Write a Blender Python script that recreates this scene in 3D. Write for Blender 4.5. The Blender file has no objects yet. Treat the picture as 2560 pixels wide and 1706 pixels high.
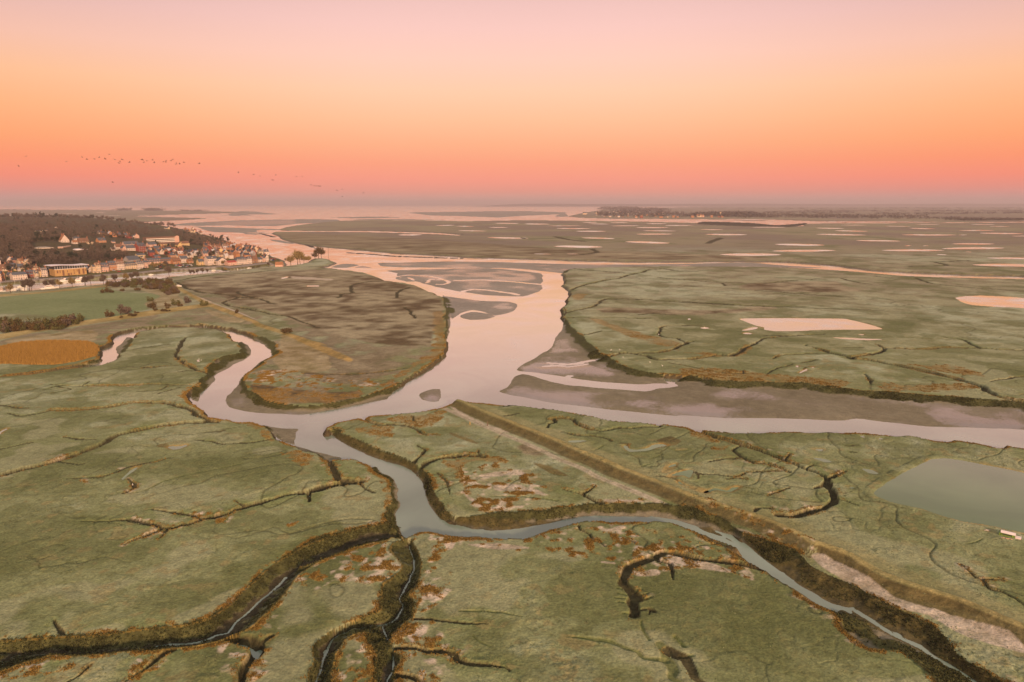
import bpy, bmesh, math, random
import numpy as np
from mathutils import Vector, Matrix

random.seed(7)
RNG = np.random.RandomState(11)
SC = bpy.context.scene
COL = SC.collection

# ------------------------------------------------------------------ camera
FPX, CX, CY, HORIZ = 1707.0, 1280.0, 853.0, 510.0      # photograph is 2560 x 1706
CAM_H = 90.0
PITCH = math.atan((CY - HORIZ) / FPX)
cam_d = bpy.data.cameras.new('camera')
cam = bpy.data.objects.new('camera', cam_d)
COL.objects.link(cam)
cam.location = (0, 0, CAM_H)
cam.rotation_euler = (math.pi / 2 - PITCH, 0, 0)
cam_d.sensor_fit = 'HORIZONTAL'
cam_d.sensor_width = 36.0
cam_d.lens = 36.0 * FPX / 2560.0
cam_d.clip_start = 1.0
cam_d.clip_end = 90000.0
SC.camera = cam

# ------------------------------------------------------------------ light, sky, exposure
SC.view_settings.view_transform = 'Standard'
SC.view_settings.look = 'None'
SC.view_settings.exposure = 0.4
SC.cycles.use_denoising = True
SC.cycles.max_bounces = 4
SC.cycles.sample_clamp_indirect = 4.0
SC.view_settings.gamma = 1.0
SC.view_settings.use_curve_mapping = False
SUN_EL, SUN_AZ = 15.0, 24.0          # behind the camera and to its right
SUN_STRENGTH = 4.4
HAZE_DENSITY = 0.00006


def lin(c):
    return tuple(((v / 255.0) / 12.92 if v / 255.0 <= 0.04045 else ((v / 255.0 + 0.055) / 1.055) ** 2.4) for v in c)


def elev_of(py):
    return math.atan((CY - py) / FPX) - PITCH


world = bpy.data.worlds.new('World')
SC.world = world
world.use_nodes = True
wt = world.node_tree
wt.nodes.clear()
w_out = wt.nodes.new('ShaderNodeOutputWorld')
w_bg = wt.nodes.new('ShaderNodeBackground')
w_tc = wt.nodes.new('ShaderNodeTexCoord')
w_sep = wt.nodes.new('ShaderNodeSeparateXYZ')
wt.links.new(w_tc.outputs['Generated'], w_sep.inputs[0])
w_map = wt.nodes.new('ShaderNodeMapRange')
w_map.inputs['From Min'].default_value = -0.02
w_map.inputs['From Max'].default_value = 0.98
wt.links.new(w_sep.outputs['Z'], w_map.inputs['Value'])
# sky colours read up the middle and up the sides of the photograph; the upper dome carries the pink on to a dusky zenith
SKY_MID = [(511, (206, 158, 146)), (495, (220, 157, 143)), (478, (238, 152, 132)), (450, (252, 154, 130)), (410, (255, 162, 126)),
           (365, (255, 177, 134)), (300, (255, 194, 152)), (230, (255, 205, 170)), (150, (255, 206, 186)), (70, (248, 201, 191)), (0, (238, 194, 187)),
           (-250, (226, 192, 194)), (-700, (214, 194, 192)), (-1600, (202, 196, 190)), (-4000, (190, 193, 188))]
SKY_SIDE = [(511, (196, 152, 148)), (495, (208, 148, 142)), (478, (230, 140, 126)), (450, (250, 138, 112)), (410, (255, 148, 104)),
            (365, (255, 163, 108)), (300, (255, 178, 124)), (230, (252, 189, 144)), (150, (240, 187, 166)), (70, (222, 178, 170)), (0, (208, 170, 168)),
            (-250, (206, 180, 182)), (-700, (206, 190, 188)), (-1600, (198, 193, 188)), (-4000, (190, 193, 188))]


def sky_ramp(stops):
    r = wt.nodes.new('ShaderNodeValToRGB')
    e = r.color_ramp.elements
    for i, (py, c) in enumerate(stops):
        z = math.sin(elev_of(py)) + 0.02
        el = e[i] if i < 2 else e.new(z)
        el.position = z
        el.color = (*lin(c), 1)
    wt.links.new(w_map.outputs[0], r.inputs[0])
    return r


w_r1, w_r2 = sky_ramp(SKY_MID), sky_ramp(SKY_SIDE)
w_abs = wt.nodes.new('ShaderNodeMath'); w_abs.operation = 'ABSOLUTE'
wt.links.new(w_sep.outputs['X'], w_abs.inputs[0])
w_mr = wt.nodes.new('ShaderNodeMapRange'); w_mr.interpolation_type = 'SMOOTHSTEP'
w_mr.inputs['From Min'].default_value = 0.12
w_mr.inputs['From Max'].default_value = 0.75
wt.links.new(w_abs.outputs[0], w_mr.inputs['Value'])
w_mix = wt.nodes.new('ShaderNodeMix'); w_mix.data_type = 'RGBA'
wt.links.new(w_mr.outputs[0], w_mix.inputs[0])
wt.links.new(w_r1.outputs[0], w_mix.inputs[6])
wt.links.new(w_r2.outputs[0], w_mix.inputs[7])
wt.links.new(w_mix.outputs[2], w_bg.inputs[0])
w_bg.inputs[1].default_value = 0.80
wt.links.new(w_bg.outputs[0], w_out.inputs[0])

sun_d = bpy.data.lights.new('sun', 'SUN')
sun = bpy.data.objects.new('sun', sun_d)
COL.objects.link(sun)
sun_d.energy = SUN_STRENGTH
sun_d.angle = math.radians(4.0)
sun_d.color = (1.0, 0.66, 0.42)
_az, _el = math.radians(SUN_AZ), math.radians(SUN_EL)
sun_dir = Vector((math.sin(_az) * math.cos(_el), -math.cos(_az) * math.cos(_el), math.sin(_el)))
sun.rotation_euler = (-sun_dir).to_track_quat('-Z', 'Y').to_euler()
sun.location = (0, 0, 400)


# ------------------------------------------------------------------ helpers
def unproj(px, py, z=0.0):
    """point of the plane at height z seen at photograph pixel (px, py)"""
    a, b = (px - CX) / FPX, (CY - py) / FPX
    cp, sp = math.cos(PITCH), math.sin(PITCH)
    dy, dz = cp + b * sp, -sp + b * cp
    t = (z - CAM_H) / dz
    return (a * t, dy * t)


REG = {'A': (0, 900, .36252), 'B': (0, 1280, .36252), 'C': (500, 780, .36252), 'D': (750, 980, .36252), 'E': (750, 1306, .36252),
       'F': (1250, 700, .36252), 'G': (1707, 980, .36252), 'H': (1707, 1306, .36252), 'I': (1250, 980, .36252), 'J': (1250, 1306, .36252),
       'K': (1707, 640, .36252), 'L': (0, 680, .27199), 'M': (600, 480, .34), 'N': (1300, 480, .34), 'O': (1760, 480, .34),
       'P': (350, 500, .17), 'Q': (0, 500, .17), 'R': (0, 500, .27199), 'S': (1400, 480, .2125), 'n': (0, 0, 1),
       'a': (0, 560, .085), 'b': (0, 640, .0935), 'c': (200, 640, .0935), 'd': (180, 560, .0935), 'e': (380, 570, .085), 'f': (540, 570, .085),
       'g': (680, 590, .085)}


def pix(s):
    """'A:12,30 40,50 C:1,2' -> photograph pixels; the letter names the enlarged view the numbers were read from"""
    out, r = [], 'n'
    for tok in s.replace('\n', ' ').split():
        if ':' in tok:
            r, tok = tok.split(':')
            if not tok:
                continue
        x, y = tok.split(',')
        ox, oy, k = REG[r]
        out.append((ox + float(x) * k, oy + float(y) * k))
    return out


def wpts(s, z=0.0):
    return np.array([unproj(x, max(y, HORIZ + 2.6), z) for x, y in pix(s)])


# value noise, summed over octaves
_TAB = np.random.RandomState(3).rand(256, 256).astype(np.float32)


def vnoise(x, y):
    xi, yi = np.floor(x), np.floor(y)
    fx, fy = (x - xi).astype(np.float32), (y - yi).astype(np.float32)
    fx = fx * fx * (3 - 2 * fx); fy = fy * fy * (3 - 2 * fy)
    x0 = xi.astype(np.int64) & 255; y0 = yi.astype(np.int64) & 255
    x1 = (x0 + 1) & 255; y1 = (y0 + 1) & 255
    a = _TAB[x0, y0]; b = _TAB[x1, y0]; c = _TAB[x0, y1]; d = _TAB[x1, y1]
    return (a + (b - a) * fx) * (1 - fy) + (c + (d - c) * fx) * fy


def fbm(x, y, lam, octs=4, seed=0, step=None, gain=0.55):
    """noise of mean 0, about -1..1; octaves finer than the sampling step fade out"""
    out = np.zeros(np.shape(x), np.float32)
    amp, tot = 1.0, 0.0
    ca, sa = math.cos(0.6), math.sin(0.6)
    u, v = x, y
    for o in range(octs):
        n = vnoise(u / lam + 17.3 * seed + o * 5.1, v / lam - 9.7 * seed + o * 3.3) * 2 - 1
        if step is not None:
            n = n * np.clip(lam / (2.0 * step) - 0.4, 0, 1)
        out += amp * n
        tot += amp * 0.62
        amp *= gain; lam *= 0.5
        u, v = u * ca - v * sa, u * sa + v * ca
    return out / tot


def sstep(x, a, b):
    t = np.clip((x - a) / (b - a), 0, 1)
    return t * t * (3 - 2 * t)


def spline(P, closed, n=4):
    """Catmull-Rom through the points"""
    P = np.asarray(P, float)
    out = []
    m = len(P)
    for i in range(m if closed else m - 1):
        p0 = P[(i - 1) % m] if closed or i > 0 else P[i]
        p1, p2 = P[i], P[(i + 1) % m]
        p3 = P[(i + 2) % m] if closed or i + 2 < m else p2
        for k in range(n):
            t = k / n
            # centripetal-like damping keeps long and short spans from overshooting
            c = 0.5 * ((2 * p1) + (-p0 + p2) * t + (2 * p0 - 5 * p1 + 4 * p2 - p3) * t * t + (-p0 + 3 * p1 - 3 * p2 + p3) * t ** 3)
            l = p1 + (p2 - p1) * t
            out.append(0.55 * c + 0.45 * l)
    if not closed:
        out.append(P[-1])
    return np.array(out)


def rough_line(P, closed, amp=0.012):
    """subdivide and shake a traced line so that it wanders like a natural bank; the shake grows with distance from the camera"""
    if P[:, 1].max() > 7000:
        return P
    P = spline(P, closed, 4)
    d = np.hypot(P[:, 0], P[:, 1])
    nx = fbm(P[:, 0], P[:, 1], 9.0, 3, 21); ny = fbm(P[:, 0], P[:, 1], 9.0, 3, 22)
    a = np.minimum(0.35 + amp * 0.25 * d, 2.4) * (np.abs(d) < 1500)
    return P + np.stack([nx * a, ny * a], 1)


def new_mesh(name, V, F, mats=(), smooth=False):
    me = bpy.data.meshes.new(name)
    me.from_pydata([tuple(map(float, v)) for v in V], [], [tuple(f) for f in F])
    for m in mats:
        me.materials.append(m)
    if smooth:
        me.polygons.foreach_set('use_smooth', [True] * len(me.polygons))
    me.update()
    return me


def add(name, me, parent=None, loc=None, rz=None, **props):
    o = bpy.data.objects.new(name, me)
    COL.objects.link(o)
    if parent is not None:
        o.parent = parent
    if loc is not None:
        o.location = loc
    if rz is not None:
        o.rotation_euler = (0, 0, rz)
    for k, v in props.items():
        if v is not None:
            o[k] = v
    return o


_MATS = {}


def mat(name, col, rough=0.85, spec=0.2, var=0.12, scale=0.6, bump=0.0, metallic=0.0):
    """plain surface with uneven colour"""
    if name in _MATS:
        return _MATS[name]
    m = bpy.data.materials.new(name); m.use_nodes = True
    nt = m.node_tree; b = nt.nodes['Principled BSDF']
    b.inputs['Roughness'].default_value = rough
    b.inputs['Specular IOR Level'].default_value = spec
    b.inputs['Metallic'].default_value = metallic
    tc = nt.nodes.new('ShaderNodeTexCoord')
    nz = nt.nodes.new('ShaderNodeTexNoise'); nz.inputs['Scale'].default_value = scale; nz.inputs['Detail'].default_value = 4
    nt.links.new(tc.outputs['Object'], nz.inputs['Vector'])
    mr = nt.nodes.new('ShaderNodeMapRange'); mr.inputs['To Min'].default_value = 1 - var * 2; mr.inputs['To Max'].default_value = 1 + var * 2
    nt.links.new(nz.outputs['Fac'], mr.inputs['Value'])
    mx = nt.nodes.new('ShaderNodeVectorMath'); mx.operation = 'SCALE'
    mx.inputs[0].default_value = col
    nt.links.new(mr.outputs[0], mx.inputs['Scale'])
    nt.links.new(mx.outputs[0], b.inputs['Base Color'])
    if bump:
        bp = nt.nodes.new('ShaderNodeBump'); bp.inputs['Strength'].default_value = bump; bp.inputs['Distance'].default_value = 0.1
        nt.links.new(nz.outputs['Fac'], bp.inputs['Height']); nt.links.new(bp.outputs[0], b.inputs['Normal'])
    _MATS[name] = m
    return m

# ------------------------------------------------------------------ traced ground plan
MARSH = {
 'fore': "n:-500,1010 L:0,962 200,940 430,915 620,890 760,870 850,862 960,845 1010,825 1060,800 1110,760 1150,730 1185,690 1215,625 1250,580 1290,548 1400,522 1600,506 1850,508 2000,530 2090,572 2125,618 2190,645 2225,700 2215,742 2110,762 1990,800 1960,840 1900,880 1925,925 1890,950 1830,990 1800,1029 A:1365,152 1390,175 1330,185 1275,240 1290,275 1340,320 1400,360 1440,390 1540,402 1640,423 1740,425 1800,450 1845,470 1880,540 1940,565 2030,590 2100,625 2180,645 2260,690 C:1050,1010 1150,1045 1200,1085 D:490,500 520,545 570,580 610,620 640,680 630,750 590,800 575,850 600,890 650,930 690,990 735,1005 760,985 830,958 900,958 1000,980 1100,990 1250,990 1400,1005 1540,1000 1620,985 1720,945 1830,920 1950,895 2353,888 I:1000,890 1150,898 1300,945 1450,1005 1540,1040 1620,1085 H:60,50 180,115 300,175 420,262 530,325 640,385 760,445 900,535 1050,605 1095,660 1075,690 1110,740 1190,790 1280,850 1350,865 1490,885 1590,965 1690,1045 1750,1110 n:2420,1800 2600,2000 2600,2300 -900,2300 -900,1010",
 'mid': "C:890,820 900,790 960,757 1030,740 1100,727 1145,745 1160,722 1250,712 1450,692 1650,662 1720,640 1790,622 1850,624 1950,628 2100,640 2200,645 2353,662 F:450,905 650,945 800,965 1000,985 1105,1005 1125,998 1280,1012 1350,1035 1400,1040 1410,1028 1550,1045 1700,1050 1900,1048 2353,1048 G:1000,279 1200,288 1450,297 1600,305 1680,325 1730,337 1850,340 1870,332 2000,345 2110,370 2125,378 2210,378 2225,365 2353,392 n:2800,1140 3300,1165 3600,2300 2800,2300 H:2400,1250 2250,1130 2100,1035 1960,950 1880,890 1840,810 1740,720 1600,640 1440,560 1300,500 1180,430 1050,370 900,300 780,200 700,165 560,110 430,75 I:1560,870 1450,845 1350,800 1150,770 1000,765 860,765 730,765 650,755 540,780 400,800 200,820 0,825 D:1380,825 1300,835 1150,850 1060,850 1000,815 975,760 960,720 925,640 900,590 860,530 790,480 720,458 620,420 500,375 400,330 310,285 260,245 215,260",
 'heath': "g:1810,765 1700,815 1500,880 1380,935 1450,942 1720,945 1900,975 2100,1000 2353,1025 M:920,597 1060,648 1120,658 1200,668 1290,692 1380,732 1480,772 1498,850 1495,941 C:1680,10 1690,120 1700,215 1690,250 1640,315 1540,378 1475,425 1380,480 1250,542 1130,582 1000,602 850,637 700,642 560,632 430,607 370,562 310,502 302,462 350,402 430,352 520,292 548,262 520,232 460,182 370,162 330,142 250,112 110,92 0,78 L:1840,482 1600,487 1300,503 1200,522 1090,548 1040,575 1000,645 900,695 905,745 870,795 760,835 650,858 450,890 200,925 0,952 n:-600,1000 -1500,1000 -1500,548 -600,550 0,553 300,557 370,560 400,564 430,570 470,577 530,592 575,606 600,612 640,625 660,633 672,640 f:1930,940 g:200,690 290,740 300,790 310,895 600,865 850,830 1030,792 1160,775 1175,745 1230,700 1300,660 1400,658 1480,655 1600,692 1720,738",
 'right': "N:330,600 348,650 325,690 375,722 355,790 330,850 320,900 330,941 F:445,180 440,250 495,320 560,382 605,430 680,500 740,520 800,560 850,590 910,607 1000,628 1100,645 1300,655 1400,665 1500,690 1650,700 1850,702 2100,710 2353,738 K:1000,900 1200,920 1400,937 1600,955 1850,967 1960,975 2110,987 2200,995 2353,1013 n:3300,1130 3300,705 K:2353,160 2000,152 1750,145 1500,135 1200,108 900,88 600,76 300,73 0,72 N:1200,548 1100,546 900,548 600,555 500,562 400,562 345,590",
 'far': "M:250,302 300,322 330,345 450,376 600,396 800,412 1000,432 1200,445 1400,457 1800,477 2353,491 N:400,497 900,506 1500,503 1800,502 O:440,502 700,512 1000,537 1250,567 1600,587 2000,602 2353,612 n:3300,720 3300,560 O:2353,225 1700,228 800,232 740,250 500,262 N:1700,248 1500,238 1300,228 900,218 300,210 0,208 M:1650,215 1450,210 1000,206 750,212 500,235 350,258 300,275",
 'village': "N:360,178 420,165 480,150 600,135 620,125 1000,118 1500,105 2353,98 n:3500,512 3500,565 O:2353,215 1700,222 1200,212 800,212 500,200 200,195 N:1500,200 1200,197 700,195 450,188",
 'leftplain': "R:-2200,92 0,90 700,92 1500,98 1900,104 2100,108 2300,115 1900,125 1500,135 1200,150 1700,162 1900,168 1700,180 1400,195 1250,205 800,225 0,260 -2200,260",
}
# hollows cut into the marsh: (outline, bank width in m, floor) floor 'mud' or 'water'
CUTS = [
 ("B:-300,905 0,885 200,868 400,852 600,848 850,823 1050,800 1250,775 1450,720 1600,620 1720,500 1830,390 1950,310 2100,230 2250,170 D:0,1072 100,1010 250,965 400,930 540,915 600,895 640,920 690,985 690,1010 620,1000 E:600,112 500,135 350,175 200,235 0,300 B:2240,312 2130,372 2050,432 1980,532 1850,682 1750,782 1600,852 1500,892 1400,907 1150,942 950,972 700,977 500,987 330,992 150,1032 0,1092 -300,1150", 60, 'mud'),
 ("E:700,112 620,130 610,200 690,280 700,320 620,370 555,430 545,520 555,600 440,640 330,690 220,730 120,800 75,860 90,940 60,1030 20,1120 -40,1250 150,1250 200,1110 230,1000 260,900 300,810 380,770 450,755 470,800 520,860 520,950 500,1110 470,1250 650,1250 650,1110 650,1000 680,920 640,850 620,780 650,730 720,680 790,640 800,560 740,480 780,440 800,400 850,310 840,240 800,170 775,110 740,105", 60, 'mud'),
 ("M:150,276 600,283 1000,283 1300,291 1500,299 1650,313 1600,320 1450,311 1200,302 1000,297 600,293 150,291", 8, 'water'),
 ("N:1350,214 1700,224 1880,240 2000,233 2100,225 2118,234 2000,255 1700,254 1300,236", 8, 'mud'),
]
# thin runs of water or slack at the bottom of hollows: (line, half width m, level)
THREADS = [
 ("B:-300,960 0,985 300,985 500,980 700,975 950,965 1080,935", 0.05, -2.25),
 ("B:1060,940 1130,920 1220,912 1400,890 1500,855 1590,830 1640,760 1740,660 1850,570 1960,465", 0.32, -2.6),
 ("B:1950,470 2050,415 2200,345 2353,275 E:100,240 300,175 420,125 560,105 D:690,1000", 0.05, -2.28),
 ("H:1180,610 1330,695 1480,780 1650,865 1780,960 1900,1040 2050,1140 n:2520,1790", 0.45, -2.6),
 ("E:735,105 750,160 775,230 795,320 760,400 700,470 680,540 710,580 690,640 630,690 560,715 400,740 250,790 190,840 175,920 160,1000 110,1103 60,1230", 0.18, -2.55),
 ("E:575,720 600,790 640,870 640,950 620,1030 590,1103 560,1230", 0.15, -2.5),
 ("L:880,850 840,862 700,878 600,890 430,917 300,938 0,965", 1.0, -2.7),
 ("M:1145,625 1250,612 1400,622 1500,645 1530,665 1500,682 1440,680", 1.7, -2.6),
 ("M:1380,670 1400,645 1480,650", 1.4, -2.6), ("M:1180,632 1240,632 1290,650", 1.4, -2.6),
 ("M:1570,652 1800,650 2000,662 2220,682", 3.0, -2.62),
 ("M:1650,735 1720,715 1900,735 2050,758", 2.5, -2.55),
 ("F:300,600 450,590 560,570 680,543", 1.5, -2.6), ("F:360,590 480,600 600,580", 1.0, -2.5), ("F:330,575 480,585 560,575", 1.0, -2.5),
 ("F:480,665 480,665 450,695 700,715", 1.5, -2.45),
]
# mud left bare by the tide: (outline, bank width)
MUD = [
 ("D:205,262 225,295 290,345 400,412 500,452 620,492 720,517 800,550 830,590 855,650 880,710 905,785 940,845 1000,892 1100,920 1200,940 1330,953 1500,937 1620,920 1720,905 1900,870 2060,855 2353,860 I:1000,862 1100,868 1200,885 1330,925 1450,980 1560,1020 1640,1060 H:230,65 330,90 430,150 590,285 730,375 900,485 1020,555 1180,605 1330,690 1480,770 1650,850 1750,930 1900,1030 2050,1130 n:2600,1850 2900,1850 2000,1280 1300,1250 1010,1130 900,1080", 14),
 ("D:520,520 560,555 640,600 665,660 685,720 690,790 650,840 665,905 700,960 690,1000 560,1000 500,800 540,640 480,520", 6),
 ("H:1090,600 1200,650 1290,690 1400,760 1500,830 1600,900 1700,960 1850,1040 1950,1103 n:2480,1780 2300,1780 H:1600,1050 1300,900 1100,760 1000,640", 12),
 ("H:1170,598 1260,640 1400,730 1600,830 1750,930 1950,1050 2100,1150 n:2650,1860 n:2440,1820 H:1850,1080 1600,910 1300,725 1140,640", 9),
 ("C:185,590 195,650 300,685 480,702 700,708 850,690 1000,665 1150,632 1290,605 1340,545 1400,500 1480,455 1500,400 1300,500 900,600 450,580 350,500 270,495 220,545", 4),
 ("M:1490,760 1520,790 1545,860 1556,930 C:1732,10 1722,100 1708,180 1702,230 1660,330 1600,370 1500,440 1450,440 1600,300 1650,100 M:1480,850", 5),
 ("C:280,205 345,240 358,290 300,335 230,365 160,405 100,440 110,480 60,515 10,560 -10,620 -60,600 -50,520 50,400 200,300 240,230", 9),
 ("C:350,170 380,195 430,225 470,255 502,290 440,332 380,372 340,407 300,455 265,500 380,480 500,330 620,230 500,180 400,150", 6),
 ("L:1170,600 1130,650 1075,690 1072,740 1100,760 1050,810 1000,838 950,852 1100,800 1220,700 1240,620", 5),
 ("L:1060,560 1010,620 1000,660 930,710 920,760 880,800 850,790 880,700 1000,560", 5),
 ("L:1180,500 1200,545 1290,542 1400,528 1600,514 1850,506 1900,512 2000,510 2100,500 1840,470 1600,470 1300,490", 4),
 ("L:900,800 900,850 840,866 600,897 430,920 0,972 -600,1010 -600,980 0,930 450,870 760,820", 10),
 ("A:1800,452 1900,466 2055,472 2030,500 2045,545 2030,590 1940,560 1860,500", 4),
 ("A:2020,590 2100,610 2180,630 2300,665 2353,680 2300,720 2100,660", 3),
 ("F:440,280 432,340 385,400 345,470 290,505 200,560 112,622 200,636 400,662 700,706 950,724 1050,718 1170,716 1130,692 1125,672 1190,665 1250,660 1200,640 900,600 700,500 550,360 500,300", 9),
 ("F:5,775 60,730 90,670 150,648 250,668 350,703 500,728 700,747 1000,768 1090,746 1220,736 1210,710 1250,684 1330,678 1440,706 1550,715 1850,724 2100,734 2353,762 K:1000,920 1400,957 1850,990 2110,1012 2353,1044 n:3300,1160 3300,1135 G:2353,262 2100,255 1700,240 1450,215 1200,187 1100,200 800,187 300,182 0,165 F:1200,940 900,912 600,880 300,838 120,805", 9),
 ("C:1515,575 1540,550 1600,535 1650,535 1662,570 1650,615 1600,622 1540,605", 9),
 ("M:1075,580 1150,600 1145,640 1230,660 1300,660 1400,690 1600,730 1800,760 2080,770 2200,735 2225,715 2215,680 2228,640 2215,600 2100,585 1900,565 1700,560 1300,572", 9),
 ("M:1010,528 1050,548 1200,556 1500,558 1800,560 2050,565 2353,598 N:330,605 400,570 600,560 900,550 1200,552 O:300,552 900,562 700,548 500,535 420,525 300,520 0,526 N:1200,530 800,535 400,532 200,527 0,521 M:1900,517 1500,512 1200,520 1050,522", 9),
 ("M:1495,770 1560,775 1800,803 1980,808 2040,830 2010,880 1880,910 1780,880 1700,870 1620,895 1560,935 1540,860", 9),
 ("M:1620,908 1700,884 1800,892 1880,916 1800,937 1700,943 1640,932", 9),
 ("M:665,555 740,532 830,530 880,540 780,560", 9), ("M:845,557 900,545 980,562", 9),
 ("M:220,350 300,356 410,382 330,379 240,362", 9),
 ("M:255,300 300,330 330,352 450,382 600,402 800,418 1000,438 1400,463 1800,483 1800,470 1000,425 400,360 320,320", 9),
 ("P:450,372 700,340 1100,320 1500,300 2353,285 2900,290 2900,330 2353,350 2000,385 1700,387 1300,377 900,384 600,379", 9),
 ("P:760,392 1000,396 1500,413 2353,442 M:600,283 600,292 300,295 150,300 0,303 P:2000,495 1850,502 1700,512 1550,507 1520,490 1350,479 1100,476 950,445 850,405", 9),
 ("M:0,140 120,145 200,155 290,165 100,168 -100,170", 9),
 ("M:1220,152 1300,150 1700,145 2353,130 N:0,140 350,150 300,165 0,178 M:1900,190 1600,178 1400,175", 9),
 ("M:650,188 1000,182 1200,188 900,196", 9), ("M:780,204 1000,199 1300,202 1500,207 1000,209", 9),
 ("M:0,122 160,120 400,122 200,124", 9), ("M:820,125 1200,112 1700,106 1900,118 1300,126", 9),
 ("M:900,140 1300,133 1500,136 1200,143", 9), ("P:1150,228 1500,222 1700,228 1400,236", 9),
 ("N:330,150 360,182 300,185 250,180", 9),
]
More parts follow.
